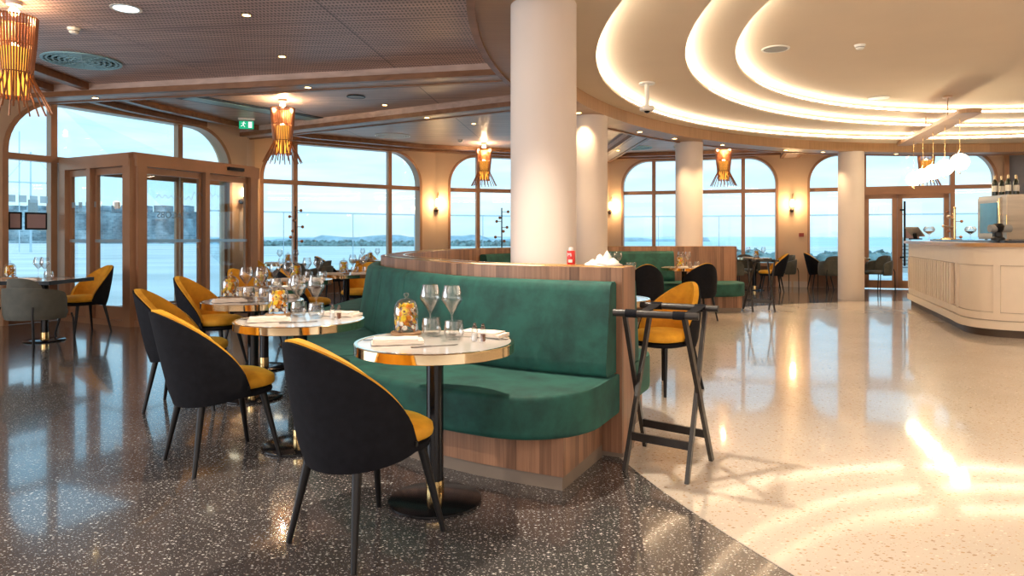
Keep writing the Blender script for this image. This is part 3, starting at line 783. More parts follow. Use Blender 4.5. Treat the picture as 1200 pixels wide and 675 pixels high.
chair.place((1.24,5.54,0), R_(218), 'mustard velvet chair behind the nearest black tray stand')
chair.place((1.90,9.75,0), R_(85), 'mustard velvet chair with dark back, cut by the near partition end')
chair.place((2.76,10.12,0), R_(97), 'mustard velvet chair with dark rounded back before the far green bench')
chair.place((5.80,15.25,0), R_(168), 'mustard velvet chair seen in profile at the small window table')
chair.place((7.22,16.0,0), R_(-8), 'mustard velvet chair left of the table behind the slim column')
chair.place((-5.50,8.78,0), R_(243), 'mustard velvet chair facing camera at the long table far left')
arm.place((-5.10,7.32,0), R_(82), 'grey velvet armchair seen from behind at the long table far left')
arm.place((-5.95,7.30,0), R_(92), 'grey velvet armchair cut by the left picture edge')
arm.place((-3.55,12.35,0), R_(175), 'grey velvet armchair right of the small table by the second window')
arm.place((-3.72,11.55,0), R_(110), 'grey velvet armchair seen from behind before the second window table')
arm.place((5.02,15.45,0), R_(10), 'grey velvet armchair left of the window table, beyond the far bench end')
arm.place((6.33,15.95,0), R_(188), 'grey velvet armchair right of the window table against the wall pier')
arm.place((5.62,16.32,0), R_(-92), 'grey velvet armchair behind the window table under the glass')
arm.place((7.20,15.33,0), R_(82), 'grey velvet armchair with its back to us, left of the slim column')
arm.place((8.28,15.45,0), R_(195), 'grey velvet armchair between the slim column and glazed door')

# ------------------------------------------------------------------ tables
def make_table():
    r = thing('round_table', '', 'table')
    mb = MB(); mb.lathe([(0,.722),(.356,.722),(.356,.744),(0,.744)], 64); mb.build('tabletop', 'marble', r)
    mb = MB(); mb.lathe([(.3555,.700),(.370,.700),(.372,.702),(.372,.743),(.369,.7465),(.3555,.7465),(.3555,.700)], 64, closed=True); mb.build('brass_rim', 'steelrim', r)
    mb = MB(); mb.lathe([(0,.700),(.355,.700),(.355,.721),(0,.721)], 48); mb.build('under_plate', 'blackmetal', r)
    mb = MB(); mb.cyl((0,0,.10), (0,0,.700), .040, seg=28); ped = mb.build('pedestal', 'blackgloss', r)
    mb = MB(); mb.lathe([(.0425,.018),(.0425,.10)], 28); mb.build('brass_collar', 'brass', ped)
    mb = MB(); mb.lathe([(.215,0),(.218,.004),(.218,.012),(.205,.018),(.05,.022),(0,.022)], 48); mb.build('base', 'blackgloss', r)
    return r
table = Kind(make_table)
TB = [((-.36,3.19), 'the nearest marble table', 'round marble table nearest the camera with brass rim and black pedestal', 0, 2),
      ((-1.25,4.03), 'the second marble table', 'second round marble table from the camera beside the green bench', 8, 2),
      ((-1.98,5.22), 'the third marble table', 'third round marble table from the camera, left of the second', 20, 2),
      ((-2.33,6.42), 'the fourth marble table', 'fourth round marble table of the row, partly hidden by cloches', 30, 1),
      ((-2.42,7.75), 'the fifth marble table', 'fifth round marble table of the row, before the second window', 30, 1),
      ((-2.17,8.95), 'the table behind the bench', 'round table with visible black pedestal just left of the bench end', 30, 1),
      ((-4.14,12.45), 'the small table before the second window', 'small round table standing before the second window', 0, 0),
      ((-2.95,13.95), 'the farthest table on the left', 'round table farthest away at the right of the second window', 0, 0),
      ((.72,5.42), 'the alcove table', 'round marble table in the alcove mostly hidden by the partition end', 0, -1),
      ((2.72,10.78), 'the table at the far green bench', 'round table before the far green bench, right of its cushion end', 50, 1),
      ((1.70,10.42), 'the hidden table at the far bench', 'round table at the far bench behind the crumpled napkins', 50, 3),
      ((5.58,15.7), 'the table before the fourth window', 'small round table before the fourth window behind the far tray stand', 0, 0),
      ((7.75,15.55), 'the table behind the slim column', 'round table half hidden behind the slim white column', 0, -1)]
def make_cloche():
    r = thing('flower_cloche', '', 'cloche')
    mb = MB(); mb.lathe([(0,0),(.074,0),(.077,.004),(.077,.012),(.073,.016),(0,.016)], 32); mb.build('wooden_base', 'oakbase', r)
    mb = MB(); mb.lathe([(.060,.017),(.061,.02),(.061,.125),(.057,.145),(.046,.163),(.028,.176),(.008,.181),(.0065,.186),(.012,.192),(.014,.199),(.011,.206),(0,.210)], 32); mb.build('glass_dome', 'glass', r)
    mb = MB(); rnd = random.Random(3)
    for i in range(130):
        a = rnd.random()*2*PI; rr = .052*math.sqrt(rnd.random()); z = .028+rnd.random()*.12
        if z > .125: rr *= .75
        c = (rr*math.cos(a), rr*math.sin(a), z)
        mb.mat = rnd.choice([0,0,1,1,1,2,2,3] if z > .06 else [0,0,1,2,2,2,3]); s = rnd.uniform(.009,.017)
        d = Vector((math.cos(a), math.sin(a), rnd.uniform(-.3,.6))); mt = d.to_track_quat('Z','Y').to_matrix()
        pet = 6; pr = [(0,-.2*s),(s,.25*s),(s*.55,.4*s),(0,.15*s)]
        mb.lathe(pr, pet, c, mt)
        if i % 5 == 0: mb.mat = 3; mb.ball(tuple(Vector(c)+d.normalized()*s*.3), s*.38, 6, 4)
    mb.build('dried_flowers', ['fl_orange','fl_yellow','fl_cream','fl_brown'], r, smooth=0)
    return r
cloche = Kind(make_cloche)
def make_wine():
    mb = MB(); mb.lathe([(0,0),(.036,.0),(.037,.002),(.012,.005),(.005,.012),(.004,.06),(.0042,.098),(.012,.112),(.033,.142),(.050,.168),(.053,.177),(.048,.21),(.038,.246),(.0365,.246),(.0465,.209),(.0514,.178),(.0485,.169),(.032,.145),(.011,.116),(0,.113)], 28, closed=True)
    o = mb.build('wine_glass', 'glass'); tag(o, '', 'glass'); return o
def make_tumbler():
    mb = MB(); mb.lathe([(0,0),(.030,0),(.038,.006),(.047,.03),(.049,.05),(.043,.090),(.0415,.090),(.0470,.05),(.0445,.030),(.036,.012),(0,.010)], 28, closed=True)
    o = mb.build('tumbler', 'glass'); tag(o, '', 'glass'); return o
wine, tumb = Kind(make_wine), Kind(make_tumbler)
def make_shaker(mat):
    def f():
        r = thing('salt_shaker' if mat == 'white' else 'pepper_shaker', '', 'shaker')
        mb = MB(); mb.lathe([(0,0),(.0165,0),(.0165,.052),(.012,.060),(0,.060)], 6); mb.build('glass_body', 'glass', r, smooth=0)
        mb = MB(); mb.lathe([(0,.004),(.011,.004),(.011,.036),(0,.036)], 10); mb.build('contents', mat, r)
        mb = MB(); mb.lathe([(0,.060),(.0125,.060),(.0125,.068),(.006,.074),(.008,.080),(.005,.086),(0,.087)], 14); mb.build('lid', 'cutlery', r)
        return r
    return Kind(f)
salt, pepper = make_shaker('white'), make_shaker('fl_brown')
def make_napkin():
    mb = MB()
    for k, (dx, dy, rz, w, l) in enumerate(((0,0,0,.125,.235),(.004,.004,.02,.12,.225),(-.006,.006,-.03,.112,.20))):
        z0 = .0075*k; K = 10; rows = []
        for side in (0, 1):
            for i in (range(K+1)):
                x = -l/2+l*i/K; wv = .0018*math.sin(i*1.7+k)
                rows.append([(x, -w/2, z0+wv*.5+.0005+side*.007), (x, w/2, z0+wv*.5+.0005+side*.007)])
        top = rows[K+1:]; bot = rows[:K+1]
        loopr = [[bot[i][0], bot[i][1], top[i][1], top[i][0]] for i in range(K+1)]
        cr, sr = math.cos(rz), math.sin(rz)
        loopr = [[(x*cr-y*sr+dx, x*sr+y*cr+dy, z+.002) for x, y, z in row] for row in loopr]
        b = mb.grid(loopr, loop=True); mb.face([b+j for j in range(4)]); mb.face([b+K*4+j for j in range(4)][::-1])
    o = mb.build('folded_napkin', 'napkin', smooth=40); tag(o, '', 'napkin'); return o
napkin = Kind(make_napkin)
def make_knife():
    mb = MB(); mb.box((-.045,0,.003), (.09,.014,.005)); mb.prism([(0,-.005),(.10,-.008),(.125,.004),(.118,.008),(0,.006)], .001, .004)
    o = mb.build('table_knife', 'cutlery', smooth=0); tag(o, '', 'cutlery'); return o
def make_fork():
    mb = MB(); mb.box((-.05,0,.004), (.11,.009,.003)); mb.box((.025,0,.004), (.03,.018,.003))
    for k in range(4): mb.box((.06,-.0082+.0055*k,.005), (.045,.0028,.0025))
    o = mb.build('table_fork', 'cutlery', smooth=0); tag(o, '', 'cutlery'); return o
knife, fork = Kind(make_knife), Kind(make_fork)
TZT = .7442
for (c, short, lab, rot, lvl) in TB:
    table.place((c[0], c[1], 0), 0, lab)
    a = R_(rot); ca, sa = math.cos(a), math.sin(a)
    def put(kind, dx, dy, rz, what, z=0, c=c, ca=ca, sa=sa, a=a, short=short, TZT=TZT):
        kind.place((c[0]+dx*ca-dy*sa, c[1]+dx*sa+dy*ca, TZT+z), R_(rz)+a, what+' '+short)
    if lvl == 2:
        put(cloche, -.17, .23, 0, 'glass dome with dried orange flowers on')
        put(wine, -.055, .275, 0, 'left stemmed wine glass on'); put(wine, .06, .22, 0, 'right stemmed wine glass on')
        put(tumb, -.035, .165, 0, 'low water tumbler left of the other on'); put(tumb, .085, .055, 0, 'low water tumbler right of the other on')
        put(salt, .185, .005, 10, 'small glass salt shaker on'); put(pepper, .225, -.02, 30, 'small glass pepper shaker with dark peppercorns on')
        put(napkin, -.165, -.06, 12, 'folded cream napkin on the chair side of'); put(napkin, .215, .17, -25, 'folded cream napkin on the bench side of')
        put(knife, .0, -.155, 20, 'steel knife beside the chair side napkin on'); put(fork, -.24, .05, 20, 'steel fork beside the flower dome on')
        if short.startswith('the nearest'): put(fork, .27, .07, -35, 'steel fork beside the bench side napkin on')
    elif lvl == 1:
        put(cloche, -.02, .06, 0, 'glass dome with dried orange flowers on')
        put(wine, .12, .12, 0, 'left stemmed wine glass on'); put(wine, .23, .05, 0, 'right stemmed wine glass on')
        put(tumb, .10, -.03, 0, 'low water tumbler left of the other on'); put(tumb, .24, -.10, 0, 'low water tumbler right of the other on')
        put(napkin, -.20, -.08, 15, 'folded cream napkin on the chair side of'); put(napkin, .12, -.20, -10, 'folded cream napkin on the bench side of')
    elif lvl == 0:
        put(cloche, .05, .02, 0, 'glass dome with dried orange flowers on')
        put(wine, -.12, .08, 0, 'left stemmed wine glass on'); put(wine, .2, .0, 0, 'right stemmed wine glass on')
        put(tumb, -.04, -.1, 0, 'low water tumbler on'); put(napkin, -.2, -.12, 15, 'folded cream napkin on')
    elif lvl == 3:
        put(wine, -.04, .17, 0, 'left stemmed wine glass on'); put(wine, .07, .12, 0, 'right stemmed wine glass on')
        put(tumb, .12, -.02, 0, 'low water tumbler left of the other on'); put(tumb, .25, -.03, 0, 'low water tumbler right of the other on')
    else:
        put(napkin, .12, -.1, 20, 'folded cream napkin on')
# long table far left
t = thing('long_table', 'long rectangular table with thin dark edge at the far left', 'table', (-6.05,7.88,0))
mb = MB(); mb.box((0,0,.727), (1.94,.78,.03)); mb.build('tabletop', 'marble', t, smooth=0)
mb = MB(); mb.box((0,.396,.722), (1.96,.012,.042)); mb.box((0,-.396,.722), (1.96,.012,.042)); mb.box((.976,0,.722), (.012,.78,.042)); mb.box((-.976,0,.722), (.012,.78,.042)); mb.build('table_edge', 'blackmetal', t, smooth=0)
for dx in (.52, -.3):
    mb = MB(); mb.cyl((dx,.2,.10),(dx,.2,.712), .042, seg=24); mb.build('pedestal', 'blackgloss', t)
    mb = MB(); mb.cyl((dx,.2,.018),(dx,.2,.10), .046, seg=24); mb.build('brass_collar', 'brass', t)
    mb = MB(); mb.lathe([(.215,0),(.218,.010),(.205,.018),(0,.022)], 40, (dx,.2,0)); mb.build('base', 'blackgloss', t)
zt = .7422
s = 'the long table far left'
cloche.place((-5.90,8.02,zt), 0, 'glass dome with dried orange flowers on '+s)
wine.place((-5.62,8.1,zt), 0, 'left stemmed wine glass on '+s); wine.place((-5.49,8.02,zt), 0, 'right stemmed wine glass on '+s)
tumb.place((-5.36,7.9,zt), 0, 'low water tumbler on '+s); napkin.place((-5.45,7.68,zt), .2, 'folded cream napkin on '+s)

# ------------------------------------------------------------------ tray stands
def make_stand(A, B, fA, fB):
    """A: two ends of front bar, B: rear bar, fA: feet of the frame that carries the front bar"""
    def f():
        r = thing('tray_stand', '', 'tray stand')
        o = Vector(((A[0][0]+B[1][0])/2, (A[0][1]+B[1][1])/2, 0)); r.location = o; r['_o'] = 0; del r['_o']
        Z = .84
        a0, a1 = Vector((*A[0], Z))-o, Vector((*A[1], Z))-o; b0, b1 = Vector((*B[0], Z))-o, Vector((*B[1], Z))-o
        for p, q in ((a0, a1), (b0, b1)):
            mb = MB(); mb.cyl(p, q, .0185, seg=16); mb.build('top_bar', 'stand_wood', r)
        inA = [a0.lerp(a1, .14), a0.lerp(a1, .84)]; inB = [b0.lerp(b1, .14), b0.lerp(b1, .84)]
        FA = [Vector((*x, .0))-o for x in fA]; FB = [Vector((*x, .0))-o for x in fB]
        for tops, feet in ((inA, FA), (inB, FB)):
            for p, q in zip(tops, feet):
                mb = MB(); mb.bar(p-Vector((0,0,.01)), q, .020, .034); mb.build('leg', 'stand_wood', r, smooth=0)
            l0 = tops[0].lerp(feet[0], .80); l1 = tops[1].lerp(feet[1], .80)
            mb = MB(); mb.bar(l0, l1, .016, .042); mb.build('stretcher', 'stand_wood', r, smooth=0)
        for fr in (.22, .78):
            p = a0.lerp(a1, fr); q = b0.lerp(b1, fr); mb = MB()
            for k in range(6):
                s0, s1 = k/6, (k+1)/6
                sag = lambda s: -.018*math.sin(PI*s)
                P0 = p.lerp(q, s0)+Vector((0,0,.012+sag(s0))); P1 = p.lerp(q, s1)+Vector((0,0,.012+sag(s1)))
                mb.bar(P0, P1, .055, .004)
            mb.tube([p+(a1-a0).normalized()*d for d in (-.03,.03)], .0215, 16); mb.tube([q+(a1-a0).normalized()*d for d in (-.03,.03)], .0215, 16)
            mb.build('strap', 'blackfab', r, smooth=0)
        return r, o
    return f
mk = make_stand([(.527,3.545),(.918,3.355)], [(.745,3.95),(1.123,3.714)], [(.784,4.02),(1.099,3.757)], [(.593,3.593),(.87,3.395)])
r, o = mk(); tag(r, 'black folding tray stand in front of the walnut partition end', 'tray stand')
r2 = r.copy(); COL.objects.link(r2)
for c in kids(r):
    c2 = c.copy(); COL.objects.link(c2); c2.parent = r2
r2.location = (4.12,11.25,0); r2.rotation_euler = (0,0,R_(24)); r2['label'] = 'black folding tray stand far away beyond the green bench end'

# red tin and crumpled napkins on the ledge
t = thing('red_tin', 'small red tin with white cap and lettering on the partition ledge', 'tin', (.355,4.10,1.066), R_(-25))
mb = MB(); mb.lathe([(0,0),(.024,0),(.025,.002),(.025,.080),(.023,.083),(0,.083)], 24); mb.build('body', 'red', t)
mb = MB(); mb.lathe([(0,.083),(.014,.083),(.014,.103),(0,.104)], 20); mb.build('cap', 'white', t)
o = text('lettering', 'Mi', .028, (.0,-.0262,.050), (PI/2,0,0), 'decalwhite', t, .0005)
mb = MB(); mb.box((.004,-.0252,.022), (.026,.002,.018)); mb.build('label_patch', 'label', t, smooth=0)
mb = MB(); rnd = random.Random(5)
for (dx, dy, h, w) in ((-.06,0,.035,.05),(-.02,.01,.065,.045),(.025,.0,.085,.04),(.06,-.01,.045,.05),(.0,-.02,.04,.07)):
    rows = []
    for i in range(7):
        t_ = i/6; rr = w*(1-t_)**.7+.002; rows.append([(dx+rr*(1+.25*rnd.uniform(-1,1))*math.cos(2*PI*k/12), dy*1+rr*.7*(1+.25*rnd.uniform(-1,1))*math.sin(2*PI*k/12), h*t_) for k in range(12)])
    b = mb.grid(rows, loop=True); mb.face([b+k for k in range(12)][::-1]); mb.face([b+72+k for k in range(12)])
o = mb.build('crumpled_napkins', 'napkin', smooth=60); o.location = (.53,3.98,1.066); o.rotation_euler = (0,0,R_(-20)); tag(o, 'heap of crumpled white cloth napkins on the partition ledge end', 'napkins')

# ------------------------------------------------------------------ coat stands by the windows
def make_coat():
    r = thing('coat_stand', '', 'coat stand')
    mb = MB(); mb.cyl((0,0,.02),(0,0,1.82),.013); mb.build('pole', 'blackmetal', r)
    mb = MB(); mb.lathe([(.16,0),(.16,.015),(0,.02)], 28); mb.build('base', 'blackmetal', r)
    for k, z in enumerate((1.74,1.62,1.54,1.42,1.34,1.22,1.14)):
        a = 1.9*k; mb = MB(); mb.cyl((0,0,z),(.12*math.cos(a),.12*math.sin(a),z),.006,seg=8); mb.ball((.13*math.cos(a),.13*math.sin(a),z),.030); mb.build('knob', 'copper', r)
    return r
coat = Kind(make_coat)
coat.place((-.21,14.0,0), 0, 'slim coat stand with round knobs before the third window')
coat.place((-4.20,13.25,0), 1, 'slim coat stand with round knobs at the mullion of the second window')
coat.place((9.0,13.9,0), 2, 'slim coat stand with round knobs behind the bar counter')

# ------------------------------------------------------------------ bar
t = thing('bar_counter', 'long cream bar counter with fluted side, panelled front and wood top', 'counter')
BP = catmull([(7.22,12.45),(6.62,10.9),(6.02,9.35)], 6)[:-1]+catmull([(6.02,9.35),(5.80,8.78),(5.86,8.40),(6.25,8.12),(7.2,7.86)], 6)[:-1]+[(7.2,7.86),(8.4,7.58),(9.6,7.35)]
inn = offset(BP, -.75)   # to the inside (left of travel)
def inside(P, d): return offset(P, -d)
mb = MB(); mb.strip(inside(BP,.03), inside(BP,.75), .10, 1.115); mb.build('body', 'counter', t, smooth=30)
mb = MB(); mb.strip(inside(BP,-.012), inside(BP,.03), .10, .20); mb.strip(inside(BP,.01), inside(BP,.03), .21, .30); mb.build('base_board', 'counter', t, smooth=30)
mb = MB(); mb.strip(inside(BP,.05), inside(BP,.7), 0, .10); mb.build('plinth', 'kick', t, smooth=30)
mb = MB(); mb.strip(inside(BP,.01), inside(BP,.03), .88, 1.115); mb.build('frieze', 'counter', t, smooth=30)
mb = MB(); mb.strip(inside(BP,-.07), inside(BP,.70), 1.108, 1.152); mb.build('counter_top', 'counter_top', t, smooth=30)
mb = MB(); mb.strip(inside(BP,.35), inside(BP,.78), 1.150, 1.18); mb.build('dark_worktop', 'blackgloss', t, smooth=30)
L = [0]
for i in range(1, len(BP)): L.append(L[-1]+math.dist(BP[i], BP[i-1]))
def bat(s, d):
    for i in range(1, len(BP)):
        if L[i] >= s: break
    f = (s-L[i-1])/(L[i]-L[i-1]); x = BP[i-1][0]*(1-f)+BP[i][0]*f; y = BP[i-1][1]*(1-f)+BP[i][1]*f
    tx, ty = BP[i][0]-BP[i-1][0], BP[i][1]-BP[i-1][1]; l = math.hypot(tx, ty); return (x-ty/l*d, y+tx/l*d), math.atan2(ty, tx)
gr = MB(); gr.strip([bat(.08+.3*k, .026)[0] for k in range(12)], [bat(.08+.3*k, .03)[0] for k in range(12)], .32, .875); gr.build('groove_shade', 'counter_shade', t, smooth=30)  # dark strip behind the flutes, shade between them put in as colour
mb = MB()
for k in range(22):
    p, a = bat(.14+k*.15, .02); mb.box((p[0],p[1],.59), (.075,.07,.56), a)
mb.build('flutes', 'counter', t, smooth=0)
for sss in (3.62,4.42,5.45,6.4,7.4):
    mb = MB(); p, a = bat(sss, .02); mb.box((p[0],p[1],.59), (.07,.035,.60), a); mb.build('panel_stile', 'counter', t, smooth=0)
mb = MB(); mb.strip(inside(BP,.022), inside(BP,.03), .872, .88); mb.strip(inside(BP,.022), inside(BP,.03), .202, .208); mb.strip(inside(BP,.022), inside(BP,.03), .302,.306); mb.build('shadow_lines', 'counter_shade', t, smooth=30)

# fridge on the counter
t = thing('display_fridge', 'steel cabinet with blue glass side door standing on the bar counter', 'fridge', (7.25,10.0,1.181), R_(-5))
mb = MB(); mb.box((.75,.35,.34), (1.5,.70,.66)); mb.build('steel_body', 'steel', t, smooth=0)
mb = MB(); mb.box((-.012,.40,.34), (.02,.56,.60)); df = mb.build('door_frame', 'steel', t, smooth=0)
mb = MB(); mb.box((-.026,.40,.33), (.008,.42,.46)); mb.build('door_glass', plain('blue fridge glass', (.10,.30,.50), .08), df, smooth=0)  # the door glass is simply blue
mb = MB(); mb.cyl((-.05,.10,.06),(-.05,.10,.62),.014); mb.build('door_handle', 'brass', df)
for z in (.005,): pass
mb = MB()
for x in (.08,1.42):
    for y in (.06,.64): mb.cyl((x,y,0),(x,y,.015),.02)
mb.build('feet', 'blackmetal', t)
def make_bottle():
    r = thing('wine_bottle', '', 'bottle')
    mb = MB(); mb.lathe([(0,0),(.037,0),(.038,.01),(.038,.19),(.032,.215),(.015,.24),(.0135,.30),(0,.30)], 18); mb.build('glass_body', 'bottle', r)
    mb = MB(); mb.lathe([(.0385,.06),(.0388,.06),(.0388,.15),(.0385,.15)], 18); mb.build('paper_label', 'label', r)
    mb = MB(); mb.lathe([(0,.302),(.0150,.302),(.0155,.245),(.014,.245)], 14); mb.build('foil', 'foil', r)
    return r
bottle = Kind(make_bottle)
ft = 1.181+.67
for k, (x, y, lb) in enumerate([(7.32,10.35,'leftmost dark wine bottle on top of the steel cabinet'),(7.40,10.18,'gold necked wine bottle second from left on the steel cabinet'),(7.46,10.4,'dark wine bottle in the middle of the row on the steel cabinet'),(7.53,10.2,'dark wine bottle second from right on the steel cabinet'),(7.63,10.33,'rightmost dark wine bottle on the steel cabinet')]):
    bottle.place((x,y,ft), k, lb)
ct = 1.181
t = thing('beer_tap', 'brass tap tower with round base standing on the bar', 'tap', (6.98,10.95,ct))
mb = MB(); mb.lathe([(.09,0),(.09,.02),(.05,.04),(0,.04)], 24); mb.lathe([(.20,0),(.20,.012),(0,.014)], 24); mb.build('base', 'brass', t)
mb = MB(); mb.cyl((.12,0,.012),(.12,0,.50),.018); mb.ball((.12,0,.51),.022); mb.build('tower', 'brass', t)
mb = MB(); mb.cyl((.12,0,.33),(.02,-.02,.36),.012); mb.ball((.01,-.02,.37),.028); mb.ball((-.06,0,.22),.026); mb.cyl((.12,0,.2),(-.06,0,.22),.01); mb.build('spout', 'steel', t)
for k, (x, y) in enumerate(((6.66,10.90),(7.32,10.90))):
    r = thing('champagne_coupe', ['wide stemmed brass bowl glass left of the tap','wide stemmed glass with brass bowl right of the tap'][k], 'glass', (x,y,ct))
    mb = MB(); mb.lathe([(0,0),(.05,0),(.05,.004),(.008,.01),(.007,.08),(.03,.10),(.075,.135),(.085,.17),(.06,.21),(.057,.21),(.080,.17),(.07,.137),(.02,.10),(0,.095)], 24, closed=True); mb.build('bowl', 'glass', r)
    mb = MB(); mb.lathe([(0,.101),(.025,.105),(.065,.136),(.0,.137)], 20); mb.build('filling', 'brass', r)
t = thing('payment_terminal', 'dark tilted payment screen on the left end of the bar', 'terminal', (6.62,11.2,ct), R_(35))
mb = MB(); mb.box((0,0,.012), (.16,.14,.02)); mb.bar((.0,0,.02), (-.03,0,.10), .05, .03); mb.build('stand', 'blackmetal', t, smooth=0)
mb = MB(); mb.bar((-.14,0,.20), (.10,0,.06), .20, .02); mb.build('screen', 'grey', t, smooth=0)
t = thing('coffee_grinder', 'dark round bodied coffee machine beside the steel cabinet', 'coffee machine', (6.92,9.72,ct))
mb = MB(); mb.lathe([(.085,0),(.085,.03),(.055,.05),(.05,.11),(.075,.15),(.08,.20),(.05,.235),(0,.24)], 24); mb.build('body', 'blackmetal', t)
mb = MB(); mb.cyl((-.12,0,.165),(.16,-.02,.165),.055,seg=20); mb.build('barrel', 'grey', t)
mb = MB(); mb.tube([(.02,.0,.24),(.02,0,.36),(.12,0,.36),(.12,0,.2)], .008); mb.build('rail', 'brass', t)
for k in range(3):
    mb = MB(); mb.lathe([(0,0),(.024,0),(.025,.12),(.012,.17),(.011,.22),(0,.22)], 14); o = mb.build('oil_bottle', 'bottle'); o.location = (7.0+.075*k,10.02-.03*k+.0,ct)
    o.location = (6.98+.07*k, 9.88-.0*k+.04*k, ct); tag(o, ['small dark bottle nearest the coffee machine on the bar','small dark bottle in the middle of three on the bar','small dark bottle touching the steel cabinet side on the bar'][k], 'bottle')

# globe pendant above the bar
t = thing('globe_chandelier', 'long wooden ceiling bar with five glowing globes hanging over the counter', 'chandelier')
p, q = Vector((6.47,9.65,3.0)), Vector((7.50,13.0,3.0)); d = (q-p).normalized(); nrm = Vector((-d.y, d.x, 0))
poly = []
for c_, s_ in ((p, -1), (q, 1)):
    for k in range(9): a = -PI/2+PI*k/8; v = c_+(d*math.cos(a)*.10*s_+nrm*math.sin(a)*.15*s_); poly.append((v.x, v.y))
mb = MB(); mb.prism(poly, 2.97, 3.03); mb.build('wooden_bar', 'ring_wood', t, smooth=30)
for f in (.28,.62):
    v = p.lerp(q, f); mb = MB(); mb.cyl((v.x,v.y,3.03),(v.x,v.y,3.395),.008,seg=8); mb.lathe([(0,3.385),(.065,3.385),(.065,3.41),(0,3.41)], 20, (v.x,v.y,0)); mb.build('suspension', 'ring_wood', t)
for k, f in enumerate((.12,.32,.5,.67,.84)):
    v = p.lerp(q, f); zz = 2.33-.012*k
    mb = MB(); mb.cyl((v.x,v.y,zz+.18),(v.x,v.y,2.97),.004,seg=6); mb.tube([(v.x,v.y,zz+.18)]+[(v.x+.13*math.sin(a)*d.x, v.y+.13*math.sin(a)*d.y, zz+.17*math.cos(a)) for a in [PI*j/12*1.08 for j in range(1,13)]], .009, 8); fr = mb.build('globe_frame', 'brass', t)
    mb = MB(); mb.ball((v.x,v.y,zz), .125, 24, 14); mb.build('globe', 'globe', t)

# ------------------------------------------------------------------ slatted pendants
def make_pendant():
    r = thing('slatted_pendant', '', 'pendant lamp')
    mb = MB(); mb.lathe([(0,-.03),(.06,-.03),(.06,0),(0,0)], 24); mb.cyl((0,0,-.12),(0,0,-.03),.02); mb.build('ceiling_rose', 'white', r)
    mb = MB(); n = 46
    for k in range(n):
        a = 2*PI*k/n; ca, sa = math.cos(a), math.sin(a)
        inner = (k % 2 == 0)
        prof = [(.175,-.13),(.160,-.38),(.135,-.62)] + ([(.125,-.66),(.112,-.84)] if inner else [(.14,-.66),(.285,-.95)])
        mt = Matrix.Rotation(a, 3, 'Z')
        for i in range(len(prof)-1):
            A = mt @ Vector((prof[i][0],0,prof[i][1])); B = mt @ Vector((prof[i+1][0],0,prof[i+1][1]))
            mb.cyl(A, B, .0075, seg=6)
    for rr, z in ((.172,-.14),(.158,-.38),(.135,-.62)):
        mb.tube([(rr*math.cos(2*PI*k/28), rr*math.sin(2*PI*k/28), z) for k in range(28)], .006, 6, closed=True)
    mb.build('slat_cage', 'copper', r)
    mb = MB(); mb.lathe([(.09,-.40),(.105,-.41),(.095,-.80),(.08,-.80),(.088,-.41)], 24, closed=True); mb.build('inner_diffuser', 'amber', r)
    mb = MB(); mb.ball((0,0,-.39), .035, 14, 8); mb.ball((0,0,-.085), .04, 14, 8); mb.build('bulb', 'bulb', r)
    return r
pend = Kind(make_pendant)
PL_ = [((-4.34,5.95), 'copper slatted pendant lamp at the top left corner'), ((-3.46,10.3), 'copper slatted pendant lamp before the second window'), ((-.62,15.1), 'copper slatted pendant lamp before the third window'), ((4.68,15.1), 'copper slatted pendant lamp before the fourth window'), ((9.1,15.0), 'copper slatted pendant lamp behind the glowing globes')]
def light(name, kind, loc, energy, color, **kw):
    l = bpy.data.lights.new(name, kind); l.energy = energy; l.color = color
    for k, v in kw.items(): setattr(l, k, v)
    o = bpy.data.objects.new(name, l); o.location = loc; COL.objects.link(o); return o
WARM = (1.0,.70,.40)
for (x, y), lb in PL_:
    pend.place((x,y,CZ-.021 if y < 8 else CZ), 0, lb)
    light('pendant_glow', 'POINT', (x,y,CZ-.14), 30, WARM, shadow_soft_size=.03)
    light('pendant_glow', 'POINT', (x,y,CZ-.55), 9, (1,.55,.2), shadow_soft_size=.05)

# ------------------------------------------------------------------ sconces
def make_sconce():
    r = thing('wall_sconce', '', 'wall lamp')
    mb = MB(); mb.cyl((0,-.001,-.15),(0,-.05,-.15),.05,seg=20); mb.ball((0,-.06,-.15),.045); mb.build('round_mount', 'bronze_dark', r)
    mb = MB(); mb.tube([(0,-.05,-.15),(0,-.09,-.12),(0,-.09,-.06)], .01); mb.tube([(0,-.09,.10),(0,-.09,.22),(.02,-.085,.26),(.03,-.07,.22),(.03,-.07,.18)], .007); mb.build('brass_stem', 'brass', r)
    mb = MB(); mb.lathe([(0,-.08),(.03,-.075),(.045,-.05),(.045,.07),(.03,.10),(0,.105)], 20, (0,-.09,.01)); mb.build('opal_tube', 'sconceglow', r)
    return r
sconce = Kind(make_sconce)
def onwall(W, i, px, lb, z=2.02):
    u = cx(i, px); p = W(u,-.002,z); ang = math.atan2(OUT[i+1][1]-OUT[i][1], OUT[i+1][0]-OUT[i][0])
    sconce.place(p, ang, lb); q = W(u,-.18,z); light('sconce_glow', 'POINT', q, 26, (1,.66,.32), shadow_soft_size=.05)
onwall(WB, 5, 510.5, 'glowing wall sconce between the second and third windows')
onwall(WC, 6, 714, 'glowing wall sconce between the third and fourth windows')
onwall(WD, 7, 928, 'glowing wall sconce on the pier right of the fourth window')
# sconce inside the lobby return wall
onwall(WA, 3, 282, 'glowing wall sconce on the pier behind the entrance lobby glass', 2.05)
